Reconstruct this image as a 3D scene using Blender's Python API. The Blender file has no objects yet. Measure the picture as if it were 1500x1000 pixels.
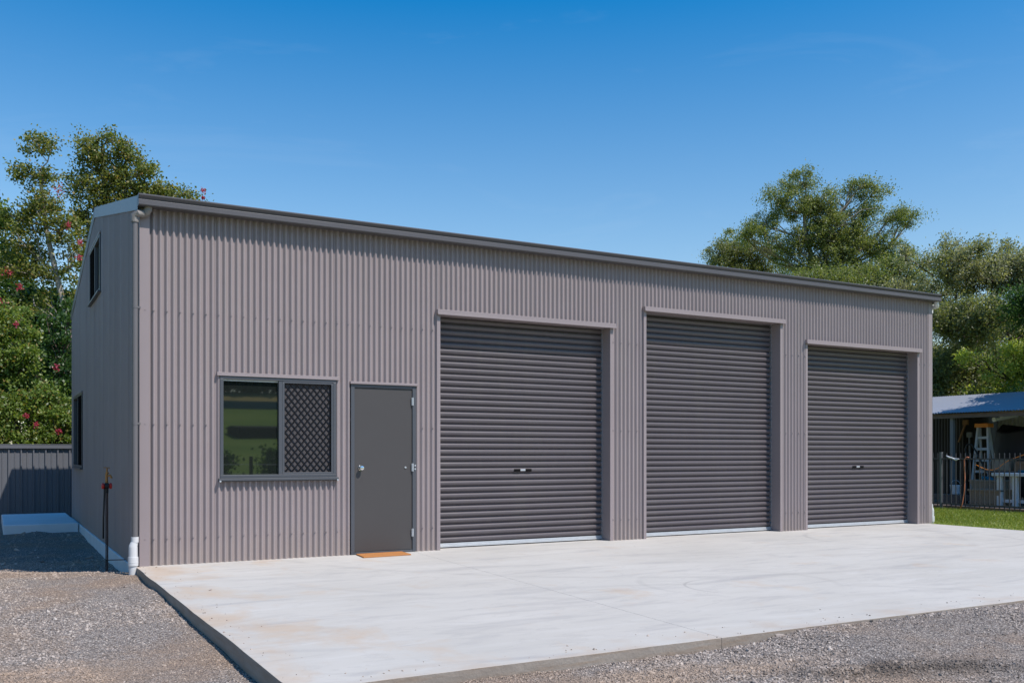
import bpy, bmesh, math, random
import numpy as np
from mathutils import Vector, Matrix

S = bpy.context.scene
COL = S.collection
rnd = random.Random(7)

# ------------------------------------------------------------------ camera
cam_d = bpy.data.cameras.new('camera')
cam = bpy.data.objects.new('camera', cam_d); COL.objects.link(cam)
cam.location = (-1.445, -11.097, 1.25)
cam.rotation_euler = (math.radians(90), 0, -math.radians(29.07))
cam_d.sensor_width = 36; cam_d.lens = 1373 / 1500 * 36
cam_d.shift_y = 164 / 1500
cam_d.clip_end = 3000
S.camera = cam

# ------------------------------------------------------------------ sky and sun
SUN = Vector((.52, -1.0, 1.62)).normalized()          # direction towards the sun
elev = math.asin(SUN.z)
W = bpy.data.worlds.new('World'); S.world = W; W.use_nodes = True
nt = W.node_tree; nt.nodes.clear()
sky = nt.nodes.new('ShaderNodeTexSky'); sky.sky_type = 'NISHITA'; sky.sun_disc = False
sky.sun_elevation = elev; sky.sun_rotation = math.atan2(SUN.x, SUN.y)
sky.altitude = 0; sky.air_density = 1.25; sky.dust_density = 0.6; sky.ozone_density = 4.5
hs = nt.nodes.new('ShaderNodeHueSaturation'); hs.inputs['Hue'].default_value = .498
tc = nt.nodes.new('ShaderNodeTexCoord'); sxyz = nt.nodes.new('ShaderNodeSeparateXYZ'); nt.links.new(tc.outputs['Generated'], sxyz.inputs[0])
mr = nt.nodes.new('ShaderNodeMapRange'); mr.inputs[1].default_value = .12; mr.inputs[2].default_value = .50; mr.inputs[3].default_value = 1.04; mr.inputs[4].default_value = 1.54
nt.links.new(sxyz.outputs[2], mr.inputs[0]); nt.links.new(mr.outputs[0], hs.inputs['Saturation'])     # air grows paler towards the horizon
bg = nt.nodes.new('ShaderNodeBackground'); bg.inputs['Strength'].default_value = 0.15
wo = nt.nodes.new('ShaderNodeOutputWorld')
nt.links.new(sky.outputs[0], hs.inputs['Color']); nt.links.new(hs.outputs[0], bg.inputs['Color'])
wm = nt.nodes.new('ShaderNodeMapping'); wm.inputs['Scale'].default_value = (2.2, 3.4, 11); wm.inputs['Rotation'].default_value = (.25, .1, .4)
wn = nt.nodes.new('ShaderNodeTexNoise'); wn.inputs['Scale'].default_value = 1.5; wn.inputs['Detail'].default_value = 9; wn.inputs['Roughness'].default_value = .62; wn.inputs['Distortion'].default_value = .8
wr = nt.nodes.new('ShaderNodeMapRange'); wr.inputs[1].default_value = .56; wr.inputs[2].default_value = .9; wr.inputs[3].default_value = 0; wr.inputs[4].default_value = .07
wx = nt.nodes.new('ShaderNodeMix'); wx.data_type = 'RGBA'; wx.inputs[7].default_value = (6.0, 6.3, 6.6, 1)
nt.links.new(tc.outputs['Generated'], wm.inputs[0]); nt.links.new(wm.outputs[0], wn.inputs['Vector']); nt.links.new(wn.outputs['Fac'], wr.inputs[0])
nt.links.new(wr.outputs[0], wx.inputs[0]); nt.links.new(hs.outputs[0], wx.inputs[6]); nt.links.new(wx.outputs[2], bg.inputs['Color'])   # faint high cirrus
nt.links.new(bg.outputs[0], wo.inputs['Surface'])
sd = bpy.data.lights.new('sun', 'SUN'); sd.energy = 4.9; sd.angle = math.radians(.5); sd.color = (1, .94, .875)
so = bpy.data.objects.new('sun', sd); COL.objects.link(so)
so.rotation_euler = SUN.to_track_quat('Z', 'Y').to_euler()
S.view_settings.view_transform = 'Standard'; S.view_settings.look = 'None'
S.view_settings.exposure = 0.06; S.view_settings.gamma = 1
S.view_settings.use_curve_mapping = False
S.cycles.max_bounces = 6; S.cycles.transparent_max_bounces = 8

# ------------------------------------------------------------------ helpers
def tag(o, label=None, cat=None, group=None, kind=None):
    if label: o['label'] = label
    if cat: o['category'] = cat
    if group: o['group'] = group
    if kind: o['kind'] = kind
    return o

def empty(name, loc, label, cat, group=None):
    o = bpy.data.objects.new(name, None); COL.objects.link(o); o.location = loc
    o.empty_display_size = .2
    return tag(o, label, cat, group)

class MB:
    def __init__(s): s.v = []; s.f = []; s.m = []
    def add(s, vs, fs, mi=0):
        b = len(s.v); s.v += [tuple(v) for v in vs]
        s.f += [tuple(b + i for i in f) for f in fs]; s.m += [mi] * len(fs)
    def box(s, x0, x1, y0, y1, z0, z1, mi=0):
        vs = [(x0,y0,z0),(x1,y0,z0),(x1,y1,z0),(x0,y1,z0),(x0,y0,z1),(x1,y0,z1),(x1,y1,z1),(x0,y1,z1)]
        s.add(vs, [(0,3,2,1),(4,5,6,7),(0,1,5,4),(1,2,6,5),(2,3,7,6),(3,0,4,7)], mi)
    def bar(s, p, q, w, h, up=(0,0,1), mi=0):
        p = Vector(p); q = Vector(q); d = (q - p).normalized(); u = Vector(up)
        a = d.cross(u)
        if a.length < 1e-4: a = d.cross(Vector((0,1,0)))
        a.normalize(); b = a.cross(d)
        vs = []
        for e in (p, q):
            for i, j in ((-1,-1),(1,-1),(1,1),(-1,1)): vs.append(e + a*(i*w/2) + b*(j*h/2))
        s.add(vs, [(0,1,2,3),(7,6,5,4),(0,4,5,1),(1,5,6,2),(2,6,7,3),(3,7,4,0)], mi)
    def tube(s, pts, r, n=8, cap=True, mi=0):
        pts = [Vector(p) for p in pts]
        rs = r if isinstance(r, (list, tuple)) else [r] * len(pts)
        b = len(s.v); k = len(pts); prev = None
        for i, p in enumerate(pts):
            d = (pts[min(i+1,k-1)] - pts[max(i-1,0)]).normalized()
            if prev is None:
                a = d.cross(Vector((0,0,1)))
                if a.length < .05: a = d.cross(Vector((1,0,0)))
            else: a = prev - d * prev.dot(d)
            a.normalize(); prev = a; c = d.cross(a)
            for j in range(n):
                t = 2*math.pi*j/n
                s.v.append(tuple(p + a*(math.cos(t)*rs[i]) + c*(math.sin(t)*rs[i])))
        for i in range(k-1):
            for j in range(n):
                s.f.append((b+i*n+j, b+(i+1)*n+j, b+(i+1)*n+(j+1)%n, b+i*n+(j+1)%n)); s.m.append(mi)
        if cap:
            s.f.append(tuple(b+j for j in range(n))); s.m.append(mi)
            s.f.append(tuple(b+(k-1)*n+j for j in reversed(range(n)))); s.m.append(mi)
    def prism(s, prof, axis, a0, a1, cap=True, mi=0):
        """closed 2D profile swept along an axis: axis 'x' -> profile is (y,z)"""
        n = len(prof); vs = []
        for a in (a0, a1):
            for p in prof:
                vs.append({'x': (a, p[0], p[1]), 'y': (p[0], a, p[1]), 'z': (p[0], p[1], a)}[axis])
        fs = [(i, (i+1) % n, n+(i+1) % n, n+i) for i in range(n)]
        if cap: fs += [tuple(range(n)), tuple(range(2*n-1, n-1, -1))]
        s.add(vs, fs, mi)
    def mesh(s, name, mats, smooth=False, angle=None):
        me = bpy.data.meshes.new(name); me.from_pydata(s.v, [], s.f)
        for m in (mats if isinstance(mats, (list, tuple)) else [mats]): me.materials.append(m)
        if any(s.m): me.polygons.foreach_set('material_index', s.m)
        bm = bmesh.new(); bm.from_mesh(me); bmesh.ops.recalc_face_normals(bm, faces=bm.faces)
        bm.to_mesh(me); bm.free()
        if smooth: me.polygons.foreach_set('use_smooth', [True] * len(me.polygons))
        if smooth and angle: me.set_sharp_from_angle(angle=math.radians(angle))
        me.update(); return me
    def build(s, name, mats, parent=None, smooth=False, angle=None, bevel=0):
        return link(name, s.mesh(name, mats, smooth, angle), parent, bevel)

def link(name, me, parent=None, bevel=0, loc=None):
    o = bpy.data.objects.new(name, me); COL.objects.link(o)
    if loc is not None: o.location = loc
    if parent is not None:
        o.parent = parent
        base = Vector((0,0,0)); p = parent
        while p is not None: base += p.location; p = p.parent
        o.location = o.location - base          # meshes are written in world coordinates
    if bevel:
        m = o.modifiers.new('bevel', 'BEVEL'); m.width = bevel; m.segments = 2; m.limit_method = 'ANGLE'
    return o

def grid_mesh(name, X, Y, Z, mat, smooth=True):
    ny, nx = X.shape
    me = bpy.data.meshes.new(name)
    co = np.stack([X, Y, Z], -1).reshape(-1, 3).astype(np.float32)
    i = np.arange(ny*nx).reshape(ny, nx)
    q = np.stack([i[:-1,:-1], i[:-1,1:], i[1:,1:], i[1:,:-1]], -1).reshape(-1, 4)
    raw_mesh(me, co, q)
    me.materials.append(mat)
    if smooth: me.polygons.foreach_set('use_smooth', [True]*len(me.polygons))
    return me

def raw_mesh(me, co, q):
    n, k = q.shape
    me.vertices.add(len(co)); me.vertices.foreach_set('co', np.ascontiguousarray(co, np.float32).ravel())
    me.loops.add(n*k); me.loops.foreach_set('vertex_index', q.astype(np.int32).ravel())
    me.polygons.add(n); me.polygons.foreach_set('loop_start', np.arange(0, n*k, k, dtype=np.int32))
    me.polygons.foreach_set('loop_total', np.full(n, k, np.int32))
    me.update(calc_edges=True)

# ------------------------------------------------------------------ materials
class N:
    def __init__(s, name):
        s.m = bpy.data.materials.new(name); s.m.use_nodes = True
        s.t = s.m.node_tree; s.b = s.t.nodes['Principled BSDF']; s.o = s.t.nodes['Material Output']
    def n(s, kind, **kw):
        nd = s.t.nodes.new(kind)
        for k, v in kw.items():
            if k in nd.inputs: nd.inputs[k].default_value = v
            else: setattr(nd, k, v)
        return nd
    def l(s, a, b): s.t.links.new(a, b)
    def pos(s, scale=(1,1,1)):
        g = s.n('ShaderNodeNewGeometry'); mp = s.n('ShaderNodeMapping'); mp.inputs['Scale'].default_value = scale
        s.l(g.outputs['Position'], mp.inputs['Vector']); return mp.outputs[0]
    def noise(s, scale, detail=4, vec=None, rough=.55, dist=0):
        nd = s.n('ShaderNodeTexNoise'); nd.inputs['Scale'].default_value = scale
        nd.inputs['Detail'].default_value = detail; nd.inputs['Roughness'].default_value = rough
        nd.inputs['Distortion'].default_value = dist
        s.l(vec if vec else s.pos(), nd.inputs['Vector']); return nd.outputs['Fac']
    def ramp(s, fac, stops):
        r = s.n('ShaderNodeValToRGB'); e = r.color_ramp.elements
        while len(e) < len(stops): e.new(.5)
        for i, (p, c) in enumerate(stops):
            e[i].position = p; e[i].color = (c, c, c, 1) if isinstance(c, (int, float)) else (*c, 1)
        s.l(fac, r.inputs['Fac']); return r.outputs['Color']
    def mix(s, fac, a, b, blend='MIX'):
        m = s.n('ShaderNodeMix', data_type='RGBA', blend_type=blend)
        for i, x in ((0, fac), (6, a), (7, b)):
            if isinstance(x, (int, float)): m.inputs[i].default_value = x if i == 0 else (x, x, x, 1)
            elif isinstance(x, tuple): m.inputs[i].default_value = (*x, 1)
            else: s.l(x, m.inputs[i])
        return m.outputs[2]
    def col(s, x):
        if isinstance(x, tuple): s.b.inputs['Base Color'].default_value = (*x, 1)
        else: s.l(x, s.b.inputs['Base Color'])
        return s
    def set(s, rough=.5, metal=0, spec=.5):
        s.b.inputs['Roughness'].default_value = rough; s.b.inputs['Metallic'].default_value = metal
        s.b.inputs['Specular IOR Level'].default_value = spec; return s
    def bump(s, h, dist, strength=1):
        b = s.n('ShaderNodeBump'); b.inputs['Distance'].default_value = dist; b.inputs['Strength'].default_value = strength
        s.l(h, b.inputs['Height']); s.l(b.outputs[0], s.b.inputs['Normal']); return s

def mul(c, k): return tuple(x*k for x in c)
def painted(name, c, rough=.45, var=.10, spec=.4, dirt=True, metal=0):
    a = N(name); f = a.noise(1.3, 5); g = a.noise(35, 2)
    c1 = a.mix(a.ramp(f, [(.3, 0.), (.7, 1.)]), mul(c, 1-var), mul(c, 1+var*.6))
    if dirt:   # faint vertical streaks of dust
        st = a.noise(9, 5, a.pos((1, 1, .06)))
        c1 = a.mix(a.ramp(st, [(.5, 0.), (.8, .28)]), c1, mul((.30,.27,.24), .9 if c[0] > .2 else .5))
    if dirt and c[0] > .2:
        g_ = a.n('ShaderNodeNewGeometry'); s_ = a.n('ShaderNodeSeparateXYZ'); a.l(g_.outputs['Position'], s_.inputs[0])
        h_ = a.n('ShaderNodeMapRange'); h_.inputs[1].default_value = .0; h_.inputs[2].default_value = .45; h_.inputs[3].default_value = .42; h_.inputs[4].default_value = 0
        a.l(s_.outputs[2], h_.inputs[0]); k_ = a.n('ShaderNodeMath', operation='MULTIPLY'); a.l(h_.outputs[0], k_.inputs[0]); a.l(a.noise(5, 6), k_.inputs[1])
        c1 = a.mix(k_.outputs[0], c1, (.36,.29,.22))
    a.col(c1).set(rough, metal, spec)
    rr = a.n('ShaderNodeMapRange'); rr.inputs[3].default_value = max(.05, rough-.06); rr.inputs[4].default_value = rough+.1
    a.l(g, rr.inputs[0]); a.l(rr.outputs[0], a.b.inputs['Roughness'])
    a.bump(a.noise(3.0, 2), .004, .5)
    return a.m
def plain(name, c, rough=.5, metal=0, spec=.5, var=.12, sc=14):
    a = N(name); f = a.noise(sc, 3)
    a.col(a.mix(f, mul(c, 1-var), mul(c, 1+var))).set(rough, metal, spec); return a.m

M = {}
M['wall'] = painted('cladding_grey', (.284,.238,.238), .42, .04)
M['trim'] = painted('flashing_grey', (.270,.224,.226), .42, .04, dirt=False)
M['gutter'] = painted('gutter_charcoal', (.085,.079,.083), .38, .05, dirt=False)
M['roller'] = painted('roller_charcoal', (.110,.095,.102), .32, .05)
M['door'] = painted('door_charcoal', (.060,.055,.054), .5, .03, dirt=False)
M['frame'] = painted('frame_bluegrey', (.072,.077,.088), .38, .03, dirt=False)
M['galv'] = plain('galvanised_steel', (.55,.57,.6), .38, .75, .5, .06)
M['alu'] = plain('pale_aluminium', (.50,.52,.54), .35, .3)
M['steel'] = plain('bright_steel', (.75,.74,.72), .16, 1.0, .5, .03)
M['pvc'] = plain('white_pvc', (.60,.60,.60), .4, 0, .4, .05)
M['pipe'] = painted('pipe_grey', (.135,.128,.132), .42, .03, dirt=False)
M['elbow'] = plain('pipe_elbow_beige', (.22,.20,.185), .5, 0, .4, .12)
M['mesh'] = plain('insect_screen', (.080,.075,.080), .7, 0, .2)
M['grille'] = plain('grille_black', (.010,.0095,.010), .9, 0, .06)
M['black'] = plain('black_rubber', (.015,.015,.016), .6)
M['interior'] = plain('dark_interior', (.012,.012,.012), .9, 0, .1)
M['brass'] = plain('brass_tap', (.42,.20,.06), .5, .4)
M['red'] = plain('red_plastic', (.55,.03,.02), .4)
M['rust'] = plain('rusty_steel', (.07,.035,.025), .8)
M['pool'] = plain('fence_black', (.055,.058,.066), .45)
M['postgrey'] = plain('post_grey', (.15,.16,.17), .6)
M['fencel'] = painted('fence_grey', (.125,.130,.145), .5, .04)
M['timber'] = plain('weathered_timber', (.16,.12,.10), .8, 0, .3, .3, 6)
M['bark_d'] = plain('dark_bark', (.085,.065,.05), .9, 0, .2, .4, 9)
M['bark_l'] = plain('pale_bark', (.36,.31,.26), .85, 0, .2, .35, 7)
M['bark_m'] = plain('grey_bark', (.30,.26,.22), .88, 0, .2, .35, 7)
M['beige'] = plain('beige_plastic', (.30,.23,.17), .55, 0, .4, .08)
M['white'] = plain('white_paint', (.70,.71,.74), .5, 0, .4, .06)
M['ladder'] = plain('ladder_grey', (.50,.51,.52), .45, 0, .4, .08)
M['card'] = plain('cardboard', (.28,.15,.08), .8)
M['orange'] = plain('orange_plastic', (.75,.25,.03), .45)
M['hose'] = plain('orange_hose', (.60,.20,.10), .5)
M['teal'] = plain('teal_cloth', (.01,.14,.20), .85)
M['tarp'] = plain('black_cover', (.022,.022,.026), .55, 0, .4, .3, 4)
M['lightwall'] = painted('pale_wall', (.74,.74,.72), .5, .05)
M['brownwall'] = painted('brown_wall', (.05,.042,.038), .6, .05)
M['roofblue'] = painted('roof_metal', (.24,.255,.29), .4, .05, metal=.2)
M['glassy'] = plain('tinted_glass_back', (.01,.01,.01), .9)

# reflective window glass
a = N('window_glass'); a.set(.02, 0, .5)
a.col((.012,.015,.014)); a.b.inputs['IOR'].default_value = 2.1
a.bump(a.noise(.9, 1), .002, .25); M['glass'] = a.m

# security mesh behind the grille, flyscreen
# coir mat
a = N('coir'); f = a.noise(160, 3)
a.col(a.mix(f, (.32,.13,.045), (.55,.25,.09))).set(.95, 0, .1).bump(a.noise(220, 2), .004); M['coir'] = a.m

# concrete top
a = N('concrete_top')
big = a.noise(.55, 5); streak = a.noise(1.6, 7, a.pos((.55, 2.4, 1)), .62, .6); fine = a.noise(60, 3)
c = a.mix(a.ramp(big, [(.3, 0.), (.7, 1.)]), (.440,.418,.380), (.505,.480,.440))
c = a.mix(a.ramp(streak, [(.30, .8), (.47, 0.)]), c, (.36,.345,.33))
c = a.mix(a.ramp(streak, [(.54, 0.), (.70, .4)]), c, (.55,.53,.50))
st4 = a.noise(4.2, 6, a.pos((.5, 3.2, 1)), .65, 1.2); c = a.mix(a.ramp(st4, [(.62, 0.), (.72, .42)]), c, (.30,.285,.28))
sm1 = a.noise(2.3, 8, a.pos((.9, 2.0, 1)), .6, 1.8); c = a.mix(a.ramp(sm1, [(.57, 0.), (.60, .22), (.63, .05), (.70, .30)]), c, (.30,.285,.275))
def arc_mark(cx, cy, rad, wd, k, c):
    p = a.n('ShaderNodeNewGeometry'); m1 = a.n('ShaderNodeVectorMath', operation='SUBTRACT'); m1.inputs[1].default_value = (cx, cy, 0)
    a.l(p.outputs['Position'], m1.inputs[0]); m2 = a.n('ShaderNodeVectorMath', operation='LENGTH'); a.l(m1.outputs[0], m2.inputs[0])
    m3 = a.n('ShaderNodeMath', operation='SUBTRACT'); a.l(m2.outputs['Value'], m3.inputs[0]); m3.inputs[1].default_value = rad
    m4 = a.n('ShaderNodeMath', operation='ABSOLUTE'); a.l(m3.outputs[0], m4.inputs[0])
    m5 = a.n('ShaderNodeMapRange'); m5.inputs[1].default_value = wd; m5.inputs[2].default_value = wd*.3; m5.inputs[3].default_value = 0; m5.inputs[4].default_value = k; a.l(m4.outputs[0], m5.inputs[0])
    m6 = a.n('ShaderNodeMath', operation='MULTIPLY'); a.l(m5.outputs[0], m6.inputs[0]); a.l(a.ramp(a.noise(.9, 3), [(.42, 0.), (.6, 1.)]), m6.inputs[1])
    return a.mix(m6.outputs[0], c, (.20,.19,.185))
for q in ((4.75, -4.4, .52, .02, .36), (4.9, -4.2, .95, .05, .14), (6.9, 1.5, 5.6, .09, .16), (6.9, 1.5, 7.0, .09, .13), (2.2, -9.0, 5.4, .07, .14), (10.5, -1.8, 1.5, .05, .25), (9.3, -2.4, .9, .03, .25)): c = arc_mark(*q, c)
cl = a.noise(.33, 4, None, .5); c = a.mix(a.ramp(cl, [(.35, .22), (.6, 0.)]), c, (.42,.38,.33))
# orange soil stains, more of them along the left and front edges
st = a.noise(1.1, 6, a.pos((1, .8, 1)), .65, .3)
g = a.n('ShaderNodeNewGeometry'); sx = a.n('ShaderNodeSeparateXYZ'); a.l(g.outputs['Position'], sx.inputs[0])
ex = a.n('ShaderNodeMapRange'); ex.inputs[1].default_value = 0.; ex.inputs[2].default_value = 1.6; ex.inputs[3].default_value = .17; ex.inputs[4].default_value = 0
a.l(sx.outputs[0], ex.inputs[0])
ad = a.n('ShaderNodeMath', operation='ADD'); a.l(st, ad.inputs[0]); a.l(ex.outputs[0], ad.inputs[1])
c = a.mix(a.ramp(ad.outputs[0], [(.60, 0.), (.74, .5), (.86, .75)]), c, (.46,.33,.22))
ey = a.n('ShaderNodeMapRange'); ey.inputs[1].default_value = -5.75; ey.inputs[2].default_value = -6.22; ey.inputs[3].default_value = 0; ey.inputs[4].default_value = .2
a.l(sx.outputs[1], ey.inputs[0]); st2 = a.noise(2.6, 5)
ad2 = a.n('ShaderNodeMath', operation='ADD'); a.l(st2, ad2.inputs[0]); a.l(ey.outputs[0], ad2.inputs[1])
c = a.mix(a.ramp(ad2.outputs[0], [(.62, 0.), (.80, .5)]), c, (.42,.34,.27))
spk = a.noise(26, 2); c = a.mix(a.ramp(spk, [(.75, 0.), (.80, .5)]), c, (.25,.22,.2))
a.col(c).set(.75, 0, .25).bump(a.mix(.5, fine, streak), .0025, .6); M['concrete'] = a.m
a = N('concrete_edge')
c = a.mix(a.noise(2.2, 6, a.pos((1,1,3))), (.21,.175,.145), (.37,.33,.29))
c = a.mix(a.ramp(a.noise(12, 5, a.pos((.3,.3,3))), [(.45, 0.), (.7, .5)]), c, (.25,.17,.11))
a.col(c).set(.85, 0, .2).bump(a.noise(25, 5), .008, .8); M['cedge'] = a.m
a = N('concrete_pale')
a.col(a.mix(a.noise(3, 6), (.60,.60,.60), (.78,.78,.78))).set(.8, 0, .2).bump(a.noise(18, 4), .008, .7); M['cpale'] = a.m
# gravel bed
def gravel_bed():
    a = N('gravel_bed')
    v = a.n('ShaderNodeTexVoronoi'); v.inputs['Scale'].default_value = 75; a.l(a.pos(), v.inputs['Vector'])
    v2 = a.n('ShaderNodeTexVoronoi'); v2.inputs['Scale'].default_value = 34; a.l(a.pos(), v2.inputs['Vector'])
    rr = a.n('ShaderNodeSeparateColor'); a.l(v.outputs['Color'], rr.inputs[0])
    c = a.ramp(rr.outputs[0], [(0., (.11,.10,.093)), (.35, (.225,.195,.175)), (.7, (.345,.30,.27)), (1., (.49,.44,.39))])
    soil = a.ramp(a.noise(.7, 6, None, .62), [(.44, 0.), (.58, .9)])
    c = a.mix(soil, c, (.31,.225,.165))
    c = ground_patches(a, c)
    c = a.mix(a.ramp(v.outputs['Distance'], [(.3, 0.), (.75, .75)]), c, (.07,.06,.052))
    h = a.mix(.35, v.outputs['Distance'], v2.outputs['Distance'])
    inv = a.n('ShaderNodeInvert'); a.l(h, inv.inputs['Color'])
    a.col(c).set(.9, 0, .2).bump(inv.outputs[0], .012, .9); return a.m
def ground_patches(a, c, k=1.):
    for (x, y, rot, rx, ry, colr, amt) in ((3.45, -7.33, -.42, .95, .20, (.085,.068,.055), .85), (2.2, -6.72, -.1, 1.1, .24, (.36,.27,.20), .8), (-1.3, -4.8, .5, .9, .45, (.37,.27,.195), .75), (.9, -6.6, 0, .8, .18, (.33,.25,.19), .7), (-1.9, -.4, .1, 1.0, .5, (.36,.275,.20), .5)):
        g_ = a.n('ShaderNodeNewGeometry'); m_ = a.n('ShaderNodeMapping', vector_type='TEXTURE')
        m_.inputs['Location'].default_value = (x, y, 0); m_.inputs['Rotation'].default_value = (0, 0, rot); m_.inputs['Scale'].default_value = (rx, ry, 5)
        a.l(g_.outputs['Position'], m_.inputs['Vector']); v_ = a.n('ShaderNodeVectorMath', operation='LENGTH'); a.l(m_.outputs[0], v_.inputs[0])
        r_ = a.n('ShaderNodeMapRange'); r_.inputs[1].default_value = 1.25; r_.inputs[2].default_value = .55; r_.inputs[3].default_value = 0; r_.inputs[4].default_value = amt*k; a.l(v_.outputs['Value'], r_.inputs[0])
        q_ = a.n('ShaderNodeMath', operation='MULTIPLY'); a.l(r_.outputs[0], q_.inputs[0]); a.l(a.ramp(a.noise(5, 5), [(.35, .25), (.55, 1.)]), q_.inputs[1])
        c = a.mix(q_.outputs[0], c, colr)
    return c
M['gravel'] = gravel_bed()
a = N('gravel_stone'); oi = a.n('ShaderNodeObjectInfo')
c = a.ramp(oi.outputs['Random'], [(0., (.095,.080,.070)), (.25, (.225,.188,.164)), (.6, (.335,.284,.248)), (.9, (.45,.385,.335)), (1., (.56,.49,.43))])
c = a.mix(a.ramp(a.noise(.7, 6, None, .62), [(.44, .06), (.60, .75)]), c, (.36,.27,.20))
c = ground_patches(a, c, .85)
a.col(c).set(.8, 0, .3).bump(a.noise(90, 2), .003); M['stone'] = a.m
a = N('grass_ground')
c = a.mix(a.ramp(a.noise(.9, 6), [(.35, 0.), (.65, 1.)]), (.15,.21,.03), (.32,.33,.08))
c = a.mix(a.ramp(a.noise(9, 5), [(.5, 0.), (.75, .5)]), c, (.20,.18,.07))
a.col(c).set(.9, 0, .15).bump(a.noise(40, 4), .03, 1); M['grass'] = a.m
a = N('paddock')
g = a.n('ShaderNodeNewGeometry'); sx = a.n('ShaderNodeSeparateXYZ'); a.l(g.outputs['Position'], sx.inputs[0])
far = a.n('ShaderNodeMapRange'); far.inputs[1].default_value = -91.5; far.inputs[2].default_value = -93; a.l(sx.outputs[1], far.inputs[0])
c = a.mix(a.ramp(a.noise(.12, 7), [(.35, 0.), (.65, 1.)]), (.13,.22,.03), (.20,.28,.05))
c = a.mix(far.outputs[0], c, (.34,.28,.10))
c = a.mix(a.ramp(a.noise(1.2, 6), [(.5, 0.), (.8, .4)]), c, (.22,.20,.08))
a.col(c).set(.95, 0, .1); M['paddock'] = a.m

def leaf_mat(name, stops, trans=.55, rough=.42):
    a = N(name); g = a.n('ShaderNodeNewGeometry')
    c = a.ramp(g.outputs['Random Per Island'], stops)
    c = a.mix(a.ramp(a.noise(.8, 3), [(.3, 0.), (.7, .45)]), c, mul(stops[len(stops)//2][1], .75))
    a.col(c).set(rough, 0, .5)
    tr = a.n('ShaderNodeBsdfTranslucent'); a.l(a.mix(1.0, c, (1.1, 1.1, .45), 'MULTIPLY'), tr.inputs['Color'])
    mx = a.n('ShaderNodeMixShader'); mx.inputs[0].default_value = trans
    a.l(a.b.outputs[0], mx.inputs[1]); a.l(tr.outputs[0], mx.inputs[2]); a.l(mx.outputs[0], a.o.inputs['Surface'])
    return a.m
M['leaf_myrtle'] = leaf_mat('leaves_green_gold', [(0, (.06,.095,.03)), (.45, (.15,.20,.045)), (.85, (.30,.31,.07)), (1, (.40,.24,.09))])
M['leaf_hedge'] = leaf_mat('leaves_bright_green', [(0, (.05,.10,.02)), (.5, (.14,.23,.04)), (.85, (.31,.40,.08)), (1, (.42,.24,.09))])
M['leaf_olive'] = leaf_mat('leaves_olive', [(0, (.10,.125,.055)), (.5, (.20,.225,.095)), (1, (.36,.36,.17))])
M['leaf_euc'] = leaf_mat('leaves_eucalypt', [(0, (.10,.15,.05)), (.5, (.21,.26,.085)), (1, (.38,.38,.15))])
M['leaf_grey'] = leaf_mat('leaves_grey_green', [(0, (.15,.17,.105)), (.5, (.29,.305,.185)), (1, (.50,.49,.33))])
M['leaf_lime'] = leaf_mat('leaves_lime', [(0, (0.229,0.316,0.070)), (.5, (0.386,0.491,0.105)), (1, (0.550,0.550,0.176))])
M['leaf_dark'] = leaf_mat('leaves_dark', [(0, (0.034,0.076,0.020)), (.5, (0.060,0.128,0.031)), (1, (0.102,0.187,0.043))])
M['pink'] = leaf_mat('petals_pink', [(0, (.38,.02,.06)), (.5, (.55,.06,.12)), (1, (.66,.16,.25))])
M['blade'] = leaf_mat('grass_blades', [(0, (.13,.20,.03)), (.6, (.25,.32,.05)), (1, (.42,.40,.12))], .4)

# ------------------------------------------------------------------ terrain
def smooth(t): t = np.clip(t, 0, 1); return t*t*(3-2*t)
def vnoise(x, y, seed=0):
    """smooth pseudo noise from a few rotated sines, about -1..1"""
    r = np.random.RandomState(seed); z = 0
    for k in range(7):
        a, p, f = r.uniform(0, 6.28), r.uniform(0, 6.28), r.uniform(.7, 2.1)
        z = z + np.sin(f*(x*math.cos(a)+y*math.sin(a)) + p + 1.3*np.sin(.6*f*(y*math.cos(a)-x*math.sin(a))+p*2))
    return z/4.2

def gravel_z(x, y):
    x = np.asarray(x, float); y = np.asarray(y, float)
    edge = np.interp(x, [-1, 0, 1, 2.6, 3.2, 3.6, 4.5, 14], [-.12, -.115, -.055, -.082, -.065, -.018, -.012, -.012])
    dist = np.clip(-6.25 - y, 0, 9)
    front = edge + (-.075 - edge)*smooth(dist/2.2)
    leftz = np.interp(y, [-6.5, -5.6, -4.6, -3.3, -2, -.6, .1, .55, 1.4, 3.0, 6, 7.5, 9, 13], [-.12, -.12, -.115, -.105, -.072, -.085, -.085, -.095, -.20, -.235, -.20, -.16, -.16, -.17])
    crest = np.interp(x, [-5, -2.5, -1.4, -.4, 0], [.75, .72, .70, .35, .0])      # crest of the driveway runs slantwise
    yy = y - crest
    leftz = np.interp(yy, [-7, -5.6, -4.6, -3.3, -2, -.6, -.05, .25, .9, 2.5, 6, 7.2, 9, 13], [-.12, -.12, -.115, -.105, -.072, -.085, -.085, -.105, -.20, -.235, -.20, -.16, -.16, -.17])
    leftz = leftz + .05*smooth((-x-.4)/2.5)*smooth((1.0-yy)/1.0) * smooth((yy+4)/2.5)
    w = smooth((y + 6.6)/.8)*(x < .4)
    z = front*(1-w) + leftz*w
    z = z + .010*vnoise(x*2.2, y*2.2, 1) + .005*vnoise(x*7, y*7, 2)
    # loose heaps
    z = z + .035*np.exp(-(((x-3.42)*1.0+(y+7.55)*.35)**2/.55 + ((y+7.35)-(x-3.4)*-.45)**2/.035))
    z = z + .07*np.exp(-((x+.75)**2/.05+(y-7.2)**2/.06)) + .05*np.exp(-((x+1.0)**2/.2+(y-3.6)**2/.15)) + .05*np.exp(-((x+2.2)**2/.3+(y-5.2)**2/.15))
    return z

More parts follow.
